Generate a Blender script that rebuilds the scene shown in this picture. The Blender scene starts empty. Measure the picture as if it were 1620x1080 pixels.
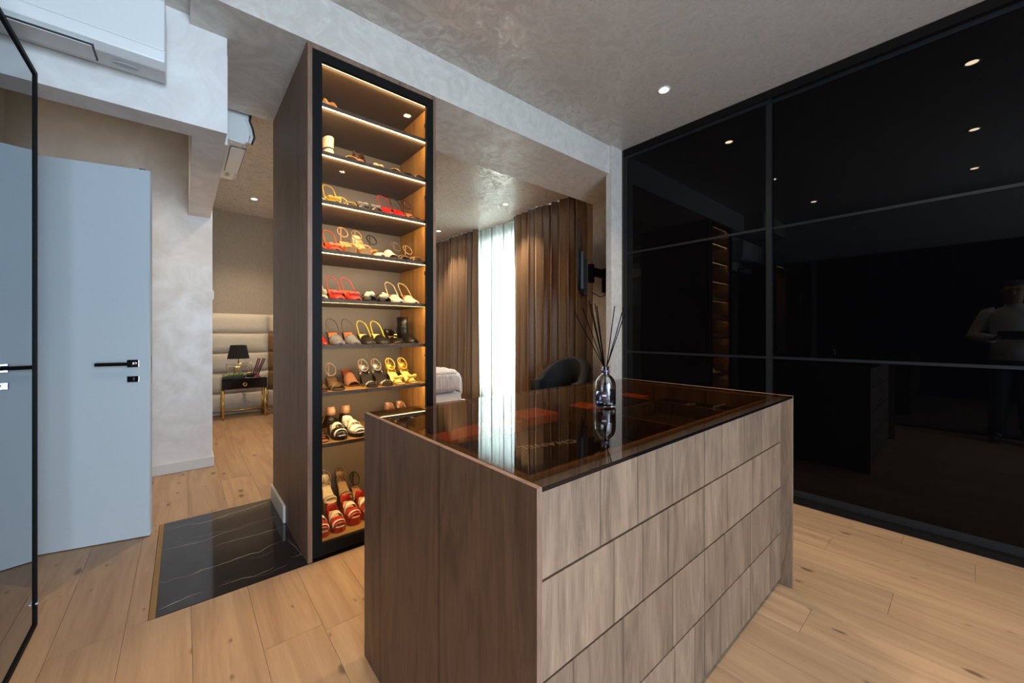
import bpy, bmesh, math, random
from mathutils import Vector, Matrix
random.seed(7)
PI = math.pi
sc = bpy.context.scene
COL = sc.collection

# ------------------------------------------------------------------ camera
CAM_H = 1.2
TH = math.atan(520 / 612.0)                 # view direction, turned from +y towards +x
cam_d = bpy.data.cameras.new('camera')
cam_d.sensor_width = 36.0
cam_d.lens = 612 / 1620 * 36.0
cam_d.shift_y = -(540 - 526) / 1620
cam_d.clip_start = 0.02
cam = bpy.data.objects.new('camera', cam_d)
cam.location = (0, 0, CAM_H)
cam.rotation_euler = (PI / 2, 0, -TH)
COL.objects.link(cam)
sc.camera = cam

# ------------------------------------------------------------------ world and daylight
wd = bpy.data.worlds.new('daylight'); sc.world = wd; wd.use_nodes = True
bgn = wd.node_tree.nodes['Background']
bgn.inputs[0].default_value = (0.62, 0.80, 1.0, 1); bgn.inputs[1].default_value = 1.0

def area_light(name, loc, rot, sx, sy, power, color):
    l = bpy.data.lights.new(name, 'AREA'); l.shape = 'RECTANGLE'; l.size = sx; l.size_y = sy
    l.energy = power; l.color = color
    o = bpy.data.objects.new(name, l); o.location = loc; o.rotation_euler = rot; COL.objects.link(o)
    return o
# daylight entering through the dressing-room window behind the camera and the bedroom window
area_light('window_daylight_back', (0.11, -2.62, 1.35), (PI / 2, 0, 0), 2.1, 2.3, 235, (0.62, 0.80, 1.0))
area_light('window_daylight_bedroom', (4.32, 4.98, 1.45), (0, PI / 2, 0), 2.5, 3.3, 470, (0.86, 0.94, 1.0))

sc.view_settings.view_transform = 'Standard'
sc.view_settings.look = 'None'
sc.view_settings.exposure = 0.6
sc.view_settings.gamma = 1.0
sc.view_settings.use_curve_mapping = False
SPOT_W = 46.0
LED_W = 2.0
sc.cycles.max_bounces = 8
sc.cycles.diffuse_bounces = 4
sc.cycles.glossy_bounces = 5
sc.cycles.transparent_max_bounces = 16
sc.cycles.caustics_reflective = False
sc.cycles.caustics_refractive = False

# ------------------------------------------------------------------ materials
def lin(h):
    h = h.lstrip('#')
    def f(c):
        c /= 255.0
        return c / 12.92 if c <= 0.04045 else ((c + 0.055) / 1.055) ** 2.4
    return tuple(f(int(h[i:i + 2], 16)) for i in (0, 2, 4)) + (1.0,)

MATS = {}
def new_mat(name):
    m = bpy.data.materials.new(name); m.use_nodes = True
    nt = m.node_tree
    return m, nt, nt.nodes['Principled BSDF']
def nd(nt, kind, **kw):
    n = nt.nodes.new(kind)
    for k, v in kw.items():
        if k.startswith('i_'):
            key = k[2:]
            key = int(key) if key.isdigit() else key.replace('_', ' ')
            n.inputs[key].default_value = v
        else:
            setattr(n, k, v)
    return n
def ramp(nt, fac, stops):
    r = nt.nodes.new('ShaderNodeValToRGB')
    e = r.color_ramp.elements
    while len(e) > len(stops): e.remove(e[-1])
    while len(e) < len(stops): e.new(0.5)
    for i, (p, c) in enumerate(stops):
        e[i].position = p
        e[i].color = c if not isinstance(c, (int, float)) else (c, c, c, 1)
    nt.links.new(fac, r.inputs[0])
    return r.outputs[0]
def mixc(nt, fac, a, b, mode='MIX'):
    n = nt.nodes.new('ShaderNodeMix'); n.data_type = 'RGBA'; n.blend_type = mode
    for sock, v in ((n.inputs[0], fac), (n.inputs[6], a), (n.inputs[7], b)):
        if hasattr(v, 'is_output'): nt.links.new(v, sock)
        else: sock.default_value = v
    return n.outputs[2]
def math_n(nt, op, a, b=0.0):
    n = nt.nodes.new('ShaderNodeMath'); n.operation = op
    for sock, v in ((n.inputs[0], a), (n.inputs[1], b)):
        if hasattr(v, 'is_output'): nt.links.new(v, sock)
        else: sock.default_value = v
    return n.outputs[0]
def bump(nt, p, h, s, d=0.01):
    b = nd(nt, 'ShaderNodeBump'); b.inputs['Strength'].default_value = s; b.inputs['Distance'].default_value = d
    nt.links.new(h, b.inputs['Height']); nt.links.new(b.outputs[0], p.inputs['Normal'])
def plain(name, hexc, rough=0.5, metal=0.0, spec=0.5, coat=0.0, vary=0.06, scale=60.0, bmp=0.0):
    """plain colour with a fine procedural tone variation"""
    if name in MATS: return MATS[name]
    m, nt, p = new_mat(name)
    c = lin(hexc)
    tc = nd(nt, 'ShaderNodeTexCoord'); no = nd(nt, 'ShaderNodeTexNoise', i_Scale=scale, i_Detail=3.0)
    nt.links.new(tc.outputs['Object'], no.inputs['Vector'])
    d = tuple(x * (1 - vary) for x in c[:3]) + (1,); e = tuple(min(1, x * (1 + vary)) for x in c[:3]) + (1,)
    nt.links.new(ramp(nt, no.outputs[0], [(0.3, d), (0.7, e)]), p.inputs['Base Color'])
    p.inputs['Roughness'].default_value = rough; p.inputs['Metallic'].default_value = metal
    p.inputs['Specular IOR Level'].default_value = spec; p.inputs['Coat Weight'].default_value = coat
    if bmp: bump(nt, p, no.outputs[0], bmp, 0.004)
    MATS[name] = m; return m
def emitter(name, color, strength):
    m, nt, p = new_mat(name)
    p.inputs['Base Color'].default_value = (0.8, 0.8, 0.8, 1)
    p.inputs['Emission Color'].default_value = tuple(color) + (1,); p.inputs['Emission Strength'].default_value = strength
    MATS[name] = m; return m
def veneer(name, dark, mid, light, cell=4.4, rough=0.5, var=0.35):
    """upright-grained oak veneer laid in staves"""
    m, nt, p = new_mat(name)
    tc = nd(nt, 'ShaderNodeTexCoord'); oi = nd(nt, 'ShaderNodeObjectInfo')
    sep = nd(nt, 'ShaderNodeSeparateXYZ'); nt.links.new(tc.outputs['Object'], sep.inputs[0])
    u = math_n(nt, 'ADD', sep.outputs[0], sep.outputs[1])
    u2 = math_n(nt, 'ADD', u, math_n(nt, 'MULTIPLY', oi.outputs['Random'], 37.0))
    vo = nd(nt, 'ShaderNodeTexVoronoi', voronoi_dimensions='1D', i_Scale=cell)
    ve = nd(nt, 'ShaderNodeTexVoronoi', voronoi_dimensions='1D', feature='DISTANCE_TO_EDGE', i_Scale=cell)
    nt.links.new(u2, vo.inputs['W']); nt.links.new(u2, ve.inputs['W'])
    sc2 = nd(nt, 'ShaderNodeSeparateColor'); nt.links.new(vo.outputs['Color'], sc2.inputs[0])
    cv = nd(nt, 'ShaderNodeCombineXYZ')
    nt.links.new(math_n(nt, 'MULTIPLY', u2, 13.0), cv.inputs[0])
    nt.links.new(math_n(nt, 'ADD', math_n(nt, 'MULTIPLY', sep.outputs[2], 1.9), math_n(nt, 'MULTIPLY', sc2.outputs[1], 40.0)), cv.inputs[2])
    n1 = nd(nt, 'ShaderNodeTexNoise', i_Scale=1.0, i_Detail=6.0, i_Roughness=0.66, i_Distortion=1.6)
    nt.links.new(cv.outputs[0], n1.inputs['Vector'])
    cv2 = nd(nt, 'ShaderNodeCombineXYZ')
    nt.links.new(math_n(nt, 'MULTIPLY', u2, 220.0), cv2.inputs[0]); nt.links.new(math_n(nt, 'MULTIPLY', sep.outputs[2], 9.0), cv2.inputs[2])
    n2 = nd(nt, 'ShaderNodeTexNoise', i_Scale=1.0, i_Detail=3.0); nt.links.new(cv2.outputs[0], n2.inputs['Vector'])
    base = ramp(nt, n1.outputs[0], [(0.27, dark), (0.47, mid), (0.70, light)])
    tone = math_n(nt, 'ADD', math_n(nt, 'MULTIPLY', sc2.outputs[0], var), 1.0 - var / 2)
    fine = math_n(nt, 'ADD', math_n(nt, 'MULTIPLY', n2.outputs[0], 0.9), 0.55)
    edge = ramp(nt, ve.outputs['Distance'], [(0.0, 0.4), (0.022, 1.0)])
    t = nd(nt, 'ShaderNodeCombineXYZ'); tf = math_n(nt, 'MULTIPLY', math_n(nt, 'MULTIPLY', tone, fine), edge)
    for i in range(3): nt.links.new(tf, t.inputs[i])
    nt.links.new(mixc(nt, 1.0, base, t.outputs[0], 'MULTIPLY'), p.inputs['Base Color'])
    p.inputs['Roughness'].default_value = rough
    bump(nt, p, n2.outputs[0], 0.12, 0.002)
    MATS[name] = m; return m
def oak_floor():
    m, nt, p = new_mat('oak_floor')
    tc = nd(nt, 'ShaderNodeTexCoord'); oi = nd(nt, 'ShaderNodeObjectInfo')
    sep = nd(nt, 'ShaderNodeSeparateXYZ'); nt.links.new(tc.outputs['Object'], sep.inputs[0])
    r = oi.outputs['Random']
    cv = nd(nt, 'ShaderNodeCombineXYZ')
    nt.links.new(math_n(nt, 'ADD', math_n(nt, 'MULTIPLY', sep.outputs[0], 16.0), math_n(nt, 'MULTIPLY', r, 90.0)), cv.inputs[0])
    nt.links.new(math_n(nt, 'MULTIPLY', sep.outputs[1], 1.1), cv.inputs[1])
    n1 = nd(nt, 'ShaderNodeTexNoise', i_Scale=1.0, i_Detail=6.0, i_Roughness=0.6, i_Distortion=1.2)
    nt.links.new(cv.outputs[0], n1.inputs['Vector'])
    cv2 = nd(nt, 'ShaderNodeCombineXYZ')
    nt.links.new(math_n(nt, 'MULTIPLY', sep.outputs[0], 260.0), cv2.inputs[0]); nt.links.new(math_n(nt, 'MULTIPLY', sep.outputs[1], 7.0), cv2.inputs[1])
    n2 = nd(nt, 'ShaderNodeTexNoise', i_Scale=1.0, i_Detail=2.0); nt.links.new(cv2.outputs[0], n2.inputs['Vector'])
    base = ramp(nt, n1.outputs[0], [(0.25, lin('937358')), (0.5, lin('a9896a')), (0.75, lin('b59777'))])
    # knots
    cv3 = nd(nt, 'ShaderNodeCombineXYZ')
    nt.links.new(math_n(nt, 'ADD', math_n(nt, 'MULTIPLY', sep.outputs[0], 6.0), math_n(nt, 'MULTIPLY', r, 50.0)), cv3.inputs[0])
    nt.links.new(math_n(nt, 'ADD', math_n(nt, 'MULTIPLY', sep.outputs[1], 2.6), math_n(nt, 'MULTIPLY', r, 31.0)), cv3.inputs[1])
    kd = nd(nt, 'ShaderNodeTexNoise', i_Scale=6.0, i_Detail=3.0); nt.links.new(cv3.outputs[0], kd.inputs['Vector'])
    vk = nd(nt, 'ShaderNodeTexVoronoi', voronoi_dimensions='2D', i_Scale=1.0)
    nt.links.new(mixc(nt, 0.12, cv3.outputs[0], kd.outputs[1], 'ADD'), vk.inputs['Vector'])
    kc = nd(nt, 'ShaderNodeSeparateColor'); nt.links.new(vk.outputs['Color'], kc.inputs[0])
    size = math_n(nt, 'MULTIPLY', math_n(nt, 'MAXIMUM', math_n(nt, 'SUBTRACT', kc.outputs[0], 0.55), 0.0), 0.15)
    k = math_n(nt, 'SUBTRACT', vk.outputs['Distance'], size)
    knot = ramp(nt, k, [(0.0, 1.0), (0.05, 0.0)])
    tone = math_n(nt, 'ADD', math_n(nt, 'MULTIPLY', r, 0.20), 0.88)
    fine = math_n(nt, 'ADD', math_n(nt, 'MULTIPLY', n2.outputs[0], 0.22), 0.89)
    t = nd(nt, 'ShaderNodeCombineXYZ'); tf = math_n(nt, 'MULTIPLY', tone, fine)
    for i in range(3): nt.links.new(tf, t.inputs[i])
    c = mixc(nt, 1.0, base, t.outputs[0], 'MULTIPLY')
    nt.links.new(mixc(nt, math_n(nt, 'MULTIPLY', knot, 0.75), c, lin('4a3524')), p.inputs['Base Color'])
    p.inputs['Roughness'].default_value = 0.42
    bump(nt, p, n2.outputs[0], 0.06, 0.002)
    MATS['oak_floor'] = m
def plaster(name, a, b, sa, sb, scale, r0, r1, met=0.0, bmp=0.15, dist=2.0):
    """trowelled decorative plaster with a pearly flake"""
    m, nt, p = new_mat(name)
    tc = nd(nt, 'ShaderNodeTexCoord')
    n1 = nd(nt, 'ShaderNodeTexNoise', i_Scale=scale, i_Detail=8.0, i_Roughness=0.62, i_Distortion=dist)
    n2 = nd(nt, 'ShaderNodeTexNoise', i_Scale=scale * 0.28, i_Detail=4.0, i_Roughness=0.6, i_Distortion=0.6)
    nt.links.new(tc.outputs['Object'], n1.inputs['Vector']); nt.links.new(tc.outputs['Object'], n2.inputs['Vector'])
    mk = math_n(nt, 'ADD', math_n(nt, 'MULTIPLY', n1.outputs[0], 0.75), math_n(nt, 'MULTIPLY', n2.outputs[0], 0.25))
    f = ramp(nt, mk, [(sa, 0.0), (sb, 1.0)])
    nt.links.new(mixc(nt, f, lin(a), lin(b)), p.inputs['Base Color'])
    nt.links.new(ramp(nt, f, [(0.0, r0), (1.0, r1)]), p.inputs['Roughness'])
    nt.links.new(math_n(nt, 'MULTIPLY', f, met), p.inputs['Metallic'])
    bump(nt, p, mk, bmp, 0.01)
    MATS[name] = m
def marble():
    m, nt, p = new_mat('black_marble')
    tc = nd(nt, 'ShaderNodeTexCoord')
    sep = nd(nt, 'ShaderNodeSeparateXYZ'); nt.links.new(tc.outputs['Object'], sep.inputs[0])
    wob = nd(nt, 'ShaderNodeTexNoise', i_Scale=3.0, i_Detail=3.0); nt.links.new(tc.outputs['Object'], wob.inputs['Vector'])
    def veins(slope, freq, width, seedv, m0, m1, along=0, wa=0.10):
        a, b_ = (sep.outputs[1], sep.outputs[0]) if along == 0 else (sep.outputs[0], sep.outputs[1])
        d = math_n(nt, 'ADD', math_n(nt, 'ADD', a, math_n(nt, 'MULTIPLY', b_, slope)), math_n(nt, 'MULTIPLY', wob.outputs[0], wa))
        ve = nd(nt, 'ShaderNodeTexVoronoi', voronoi_dimensions='1D', feature='DISTANCE_TO_EDGE', i_Scale=freq)
        nt.links.new(math_n(nt, 'ADD', d, seedv), ve.inputs['W'])
        line = ramp(nt, ve.outputs['Distance'], [(0.0, 1.0), (width, 0.0)])
        mp = nd(nt, 'ShaderNodeMapping'); mp.inputs['Scale'].default_value = (2.5, 11.0, 1) if along == 0 else (11.0, 2.5, 1); mp.inputs['Location'].default_value = (seedv, seedv, 0)
        nt.links.new(tc.outputs['Object'], mp.inputs[0])
        n3 = nd(nt, 'ShaderNodeTexNoise', i_Scale=1.0, i_Detail=1.0); nt.links.new(mp.outputs[0], n3.inputs['Vector'])
        return math_n(nt, 'MULTIPLY', line, ramp(nt, n3.outputs[0], [(m0, 0.0), (m1, 1.0)]))
    v = math_n(nt, 'ADD', veins(-0.14, 4.5, 0.018, 3.7, 0.44, 0.54, 0, 0.22), math_n(nt, 'MULTIPLY', veins(0.06, 6.0, 0.012, 8.1, 0.50, 0.6, 0, 0.3), 0.5))
    v = math_n(nt, 'ADD', v, math_n(nt, 'MULTIPLY', veins(0.15, 3.0, 0.008, 1.3, 0.55, 0.65, 1), 0.45))
    nt.links.new(mixc(nt, math_n(nt, 'MINIMUM', v, 1.0), lin('17161a'), lin('9a9084')), p.inputs['Base Color'])
    p.inputs['Roughness'].default_value = 0.08; p.inputs['Specular IOR Level'].default_value = 0.6
    MATS['black_marble'] = m
def thin_glass(name, tint, ior=1.5, rough=0.0, gloss=1.0):
    """sheet glass: tinted see-through with Fresnel reflection"""
    m = bpy.data.materials.new(name); m.use_nodes = True; nt = m.node_tree
    nt.nodes.remove(nt.nodes['Principled BSDF']); out = nt.nodes['Material Output']
    tr = nd(nt, 'ShaderNodeBsdfTransparent'); tr.inputs[0].default_value = tint
    gl = nd(nt, 'ShaderNodeBsdfGlossy'); gl.inputs['Roughness'].default_value = rough; gl.inputs[0].default_value = (gloss, gloss, gloss, 1)
    fr = nd(nt, 'ShaderNodeFresnel'); fr.inputs[0].default_value = ior
    mx = nd(nt, 'ShaderNodeMixShader')
    ge = nd(nt, 'ShaderNodeNewGeometry')
    nt.links.new(math_n(nt, 'MULTIPLY', fr.outputs[0], math_n(nt, 'SUBTRACT', 1.0, ge.outputs['Backfacing'])), mx.inputs[0]); nt.links.new(tr.outputs[0], mx.inputs[1]); nt.links.new(gl.outputs[0], mx.inputs[2])
    nt.links.new(mx.outputs[0], out.inputs[0])
    MATS[name] = m
def cloth(name, a, b, sheen=0.3, transl=0.0, scale=250.0, rough=0.75):
    m, nt, p = new_mat(name)
    tc = nd(nt, 'ShaderNodeTexCoord')
    mp = nd(nt, 'ShaderNodeMapping'); mp.inputs['Scale'].default_value = (1, 1, 0.12); nt.links.new(tc.outputs['Object'], mp.inputs[0])
    n = nd(nt, 'ShaderNodeTexNoise', i_Scale=scale, i_Detail=2.0); nt.links.new(mp.outputs[0], n.inputs['Vector'])
    col = ramp(nt, n.outputs[0], [(0.35, lin(a)), (0.65, lin(b))])
    nt.links.new(col, p.inputs['Base Color']); p.inputs['Roughness'].default_value = rough
    p.inputs['Sheen Weight'].default_value = sheen
    if transl:
        out = nt.nodes['Material Output']; tl = nd(nt, 'ShaderNodeBsdfTranslucent'); nt.links.new(col, tl.inputs[0])
        mx = nd(nt, 'ShaderNodeMixShader'); mx.inputs[0].default_value = transl
        nt.links.new(p.outputs[0], mx.inputs[1]); nt.links.new(tl.outputs[0], mx.inputs[2]); nt.links.new(mx.outputs[0], out.inputs[0])
    MATS[name] = m

veneer('oak_veneer', lin('594637'), lin('705a49'), lin('856c57'), var=0.3)
veneer('cabinet_veneer', lin('5f4839'), lin('745847'), lin('876953'), cell=2.5, var=0.15)
veneer('shelf_wood', lin('7a5a35'), lin('96703f'), lin('a9834e'), cell=3.0, var=0.2)
veneer('shelf_laminate', lin('4a3a2c'), lin('584636'), lin('665240'), cell=3.0, var=0.15)
oak_floor(); marble()
plaster('wall_plaster', 'dad6d1', 'e8e6e3', 0.38, 0.62, 3.2, 0.55, 0.36, 0.0, 0.08)
plaster('ceiling_plaster', 'b6aa9e', 'd0c7bc', 0.42, 0.59, 6.5, 0.52, 0.27, 0.25, 0.12, 3.0)
plaster('beam_plaster', 'c2bab0', 'd3ccc3', 0.40, 0.60, 7.0, 0.60, 0.38, 0.05, 0.12)
cloth('taupe_wallpaper', '9a8d80', 'a99c8f', 0.1)
cloth('brown_curtain', '7c5f44', '8d7052', 0.3, 0.06, 300.0, 0.55)
cloth('sheer_voile', 'd6dcd8', 'e4e8e4', 0.0, 0.55, 300.0)
cloth('cream_upholstery', 'cfc3b2', 'dacfbf', 0.2)
cloth('bronze_velvet', '7a5c38', '8a6a44', 0.3)
cloth('charcoal_velvet', '08080a', '0e0e10', 0.0)
cloth('grey_bedspread', 'b9b2b4', 'd6d0d2', 0.2, 0.0, 40.0)
cloth('white_linen', 'e4e6ea', 'f2f3f5', 0.1)
thin_glass('smoked_glass', (0.60, 0.54, 0.47, 1), 1.5)
thin_glass('clear_glass', (0.93, 0.92, 0.90, 1), 1.35)
thin_glass('window_glass', (0.97, 0.98, 0.98, 1), 1.45)
plain('matt_black', '0b0b0c', 0.45)
plain('black_metal', '0b0b0b', 0.6, 0.0, 0.15)
plain('black_gloss', '040405', 0.015, 0.0, 0.18, 0.0, 0.0)
plain('wardrobe_frame', '15171a', 0.42, 0.0, 0.3)
plain('dark_bronze', '120f0d', 0.65, 0.0, 0.1)
plain('reed_black', '060606', 0.8, 0.0, 0.05)
plain('white_paint', 'd9dde0', 0.35, vary=0.01)
plain('white_plastic', 'dcdedd', 0.28, vary=0.01)
plain('baseboard_white', 'd8d6d2', 0.4, vary=0.01)
plain('chrome', 'd8dade', 0.12, 1.0)
plain('satin_nickel', 'b9bcc0', 0.3, 1.0)
plain('brass', 'c8a060', 0.28, 1.0)
plain('bronze_trim', 'a07a48', 0.42, 0.7)
plain('gold', 'e0bd72', 0.2, 1.0)
plain('grey_back_panel', '62574a', 0.42, 0.0, 0.5, 0.0, 0.03)
plain('shelf_grey', '5c5246', 0.5, 0.0, 0.4, 0.0, 0.03)
plain('black_lacquer', '08080a', 0.1, 0.0, 0.6)
plain('orange_card', 'ee6e1e', 0.55)
plain('brown_card', '3a281d', 0.6)
plain('white_print', 'd8d5d0', 0.5)
plain('green_leaf', '5f8a3e', 0.5, vary=0.3)
plain('grey_concrete', '6b655e', 0.8)
def tinted_mirror():
    m, nt, p = new_mat('grey_mirror')
    p.inputs['Base Color'].default_value = (0.30, 0.34, 0.37, 1); p.inputs['Metallic'].default_value = 1.0; p.inputs['Roughness'].default_value = 0.01
    MATS['grey_mirror'] = m
tinted_mirror()
def led_material():
    m, nt, p = new_mat('led_warm')
    tc = nd(nt, 'ShaderNodeTexCoord'); sep = nd(nt, 'ShaderNodeSeparateXYZ'); nt.links.new(tc.outputs['Object'], sep.inputs[0])
    w = math_n(nt, 'SINE', math_n(nt, 'MULTIPLY', sep.outputs[0], 2 * PI * 66))
    p.inputs['Base Color'].default_value = (0.8, 0.7, 0.5, 1); p.inputs['Emission Color'].default_value = (1.0, 0.66, 0.29, 1)
    nt.links.new(math_n(nt, 'ADD', math_n(nt, 'MULTIPLY', w, 12.0), 18.0), p.inputs['Emission Strength'])
    MATS['led_warm'] = m
led_material()
emitter('lamp_lens', (1.0, 0.80, 0.55), 40.0)
def mat(n): return MATS[n]

# ------------------------------------------------------------------ mesh helpers
WL = {}
class MB:
    def __init__(s): s.v = []; s.f = []
    def box(s, x0, x1, y0, y1, z0, z1):
        b = len(s.v)
        s.v += [(x, y, z) for z in (z0, z1) for y in (y0, y1) for x in (x0, x1)]
        s.f += [tuple(b + i for i in q) for q in ((0, 2, 3, 1), (4, 5, 7, 6), (0, 1, 5, 4), (2, 6, 7, 3), (0, 4, 6, 2), (1, 3, 7, 5))]
        return s
    def obox(s, c, size, rot):
        b = len(s.v); R = rot if isinstance(rot, Matrix) else Matrix.Rotation(rot, 3, 'Z')
        hx, hy, hz = (q / 2 for q in size)
        s.v += [tuple(Vector(c) + R @ Vector((x, y, z))) for z in (-hz, hz) for y in (-hy, hy) for x in (-hx, hx)]
        s.f += [tuple(b + i for i in q) for q in ((0, 2, 3, 1), (4, 5, 7, 6), (0, 1, 5, 4), (2, 6, 7, 3), (0, 4, 6, 2), (1, 3, 7, 5))]
        return s
    def rings(s, rs, caps=True, closed=True, loop=False):
        b = len(s.v); n = len(rs[0])
        for r in rs: s.v += [tuple(p) for p in r]
        m = len(rs)
        for i in range(m if loop else m - 1):
            for j in range(n if closed else n - 1):
                a0 = b + i * n + j; a1 = b + i * n + (j + 1) % n
                i2 = (i + 1) % m
                s.f.append((a0, a1, b + i2 * n + (j + 1) % n, b + i2 * n + j))
        if caps and closed and not loop:
            s.f.append(tuple(b + j for j in reversed(range(n)))); s.f.append(tuple(b + (m - 1) * n + j for j in range(n)))
        return s
    def tube(s, pts, r, n=8, closed=False, flat=None):
        pts = [Vector(p) for p in pts]; m = len(pts); rs = []; up = None
        for i in range(m):
            a = pts[(i - 1) % m] if (closed or i > 0) else pts[i]
            c = pts[(i + 1) % m] if (closed or i < m - 1) else pts[i]
            t = (c - a).normalized()
            if up is None:
                up = Vector((0, 0, 1)) if abs(t.z) < 0.9 else Vector((1, 0, 0))
            side = t.cross(up)
            if side.length < 1e-6: side = t.cross(Vector((1, 0.3, 0)))
            side.normalize(); up = side.cross(t).normalized()
            rr = r[i] if isinstance(r, (list, tuple)) else r
            ra, rb = (rr, rr) if flat is None else (rr, rr * flat)
            rs.append([pts[i] + side * (ra * math.cos(2 * PI * k / n)) + up * (rb * math.sin(2 * PI * k / n)) for k in range(n)])
        return s.rings(rs, caps=True, loop=closed)
    def lathe(s, prof, c=(0, 0, 0), n=24, caps=True):
        rs = []
        for r, z in prof:
            rs.append([(c[0] + r * math.cos(2 * PI * k / n), c[1] + r * math.sin(2 * PI * k / n), c[2] + z) for k in range(n)])
        return s.rings(rs, caps=caps, loop=not caps)
    def ball(s, c, r, n=10, sx=1, sy=1, sz=1):
        m = max(4, n // 2)
        rs = [[(c[0] + r * sx * math.sin(PI * i / m) * math.cos(2 * PI * k / n), c[1] + r * sy * math.sin(PI * i / m) * math.sin(2 * PI * k / n), c[2] - r * sz * math.cos(PI * i / m)) for k in range(n)] for i in range(m + 1)]
        return s.rings([[tuple(Vector(p) + Vector((1e-5 * math.cos(k), 1e-5 * math.sin(k), 0))) for k, p in enumerate(r_)] for r_ in rs])
    def build(s, name, m, parent=None, world=True, smooth=False, bevel=0.0, solid=0.0, origin=None, sub=0):
        vs = [Vector(v) for v in s.v]
        if parent is not None:
            off = WL.get(parent.name, Vector()) if world else Vector()
        elif origin is not None: off = Vector(origin)
        else:
            xs = [v.x for v in vs]; ys = [v.y for v in vs]; zs = [v.z for v in vs]
            off = Vector(((min(xs) + max(xs)) / 2, (min(ys) + max(ys)) / 2, min(zs)))
        me = bpy.data.meshes.new(name); me.from_pydata([tuple(v - off) for v in vs], [], s.f)
        bm = bmesh.new(); bm.from_mesh(me); bmesh.ops.recalc_face_normals(bm, faces=bm.faces)
        if smooth:
            for f in bm.faces: f.smooth = True
        bm.to_mesh(me); bm.free()
        me.materials.append(mat(m) if isinstance(m, str) else m)
        o = bpy.data.objects.new(name, me); COL.objects.link(o)
        if parent is not None:
            o.parent = parent
            if world: WL[o.name] = off
        else:
            o.location = off; WL[o.name] = off
        if solid:
            md = o.modifiers.new('thickness', 'SOLIDIFY'); md.thickness = solid; md.offset = 0
        if bevel:
            md = o.modifiers.new('bevel', 'BEVEL'); md.width = bevel; md.segments = 2; md.limit_method = 'ANGLE'
        if sub:
            md = o.modifiers.new('subd', 'SUBSURF'); md.levels = sub; md.render_levels = sub
        return o
def bx(*a): return MB().box(*a)
def tag(o, label=None, cat=None, group=None, kind=None):
    if label: o['label'] = label
    if cat: o['category'] = cat
    if group: o['group'] = group
    if kind: o['kind'] = kind
    return o
def thing(name, label, cat, loc, group=None, rz=0.0):
    o = bpy.data.objects.new(name, None); COL.objects.link(o); o.location = loc; o.rotation_euler = (0, 0, rz)
    o.empty_display_size = 0.1
    WL[o.name] = Vector(loc)
    return tag(o, label, cat, group)
def struct(name, mb, m, label, cat, parent=None, **kw):
    o = mb.build(name, m, parent, **kw)
    if parent is None: tag(o, label, cat, kind='structure')
    return o

# ------------------------------------------------------------------ the shell
ZC = 2.98          # ceiling
ZB = 2.715         # underside of the big beam
XL, XR = -1.02, 4.12
YB, YH = -2.45, 7.06
floor = struct('floor', bx(XL - .15, XR + .15, YB - .15, YH + .15, -0.16, -0.016), 'grey_concrete', 'pale oak plank floor running through dressing room and bedroom', 'floor')
MX0, MX1, MY0, MY1 = -0.089, 1.238, 2.211, 3.262
def cut(r, c):
    x0, x1, y0, y1 = r; a0, a1, b0, b1 = c
    if x1 <= a0 or x0 >= a1 or y1 <= b0 or y0 >= b1: return [r]
    out = []
    if y0 < b0: out.append((x0, x1, y0, b0))
    if y1 > b1: out.append((x0, x1, b1, y1))
    ya, yb = max(y0, b0), min(y1, b1)
    if x0 < a0: out.append((x0, a0, ya, yb))
    if x1 > a1: out.append((a1, x1, ya, yb))
    return out
PW = 0.2058
xs0 = -0.386 - PW * 4
k = 0
hole = (MX0 - 0.024, MX1 + 0.003, MY0 - 0.003, MY1 + 0.003)
while xs0 + k * PW < XR + 0.1:
    x0 = xs0 + k * PW; x1 = x0 + PW
    y = YB - 0.1 - random.random() * 1.6
    while y < YH + 0.1:
        ln = random.choice((1.5, 1.9, 2.2, 2.2))
        a, b = max(y, YB - .1), min(y + ln, YH + .1)
        if b - a > 0.02:
            for (p0, p1, q0, q1) in cut((max(x0, XL - .1), min(x1, XR + .1), a, b), hole):
                if p1 - p0 > 0.006 and q1 - q0 > 0.006:
                    o = bx(p0 + .0006, p1 - .0006, q0 + .0006, q1 - .0006, -0.0155, 0.0)
                    c = Vector(((p0 + p1) / 2, (q0 + q1) / 2, -0.0155))
                    o.v = [tuple(Vector(v) - c) for v in o.v]
                    ob = o.build('plank', 'oak_floor', floor, world=False)
                    ob.location = c - WL[floor.name]
        y += ln
    k += 1
mo = bx(MX0, MX1, MY0, MY1, -0.0155, 0.001).build('marble_slab', 'black_marble', floor)
mo['label'] = 'polished black marble slab with thin white veins'
mo = bx(MX0 - 0.022, MX0 - 0.001, MY0 - .002, MY1, -0.0155, 0.0015).build('edge_strip', 'bronze_trim', floor)
mo['label'] = 'bronze coloured edging strip of the marble'

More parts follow.
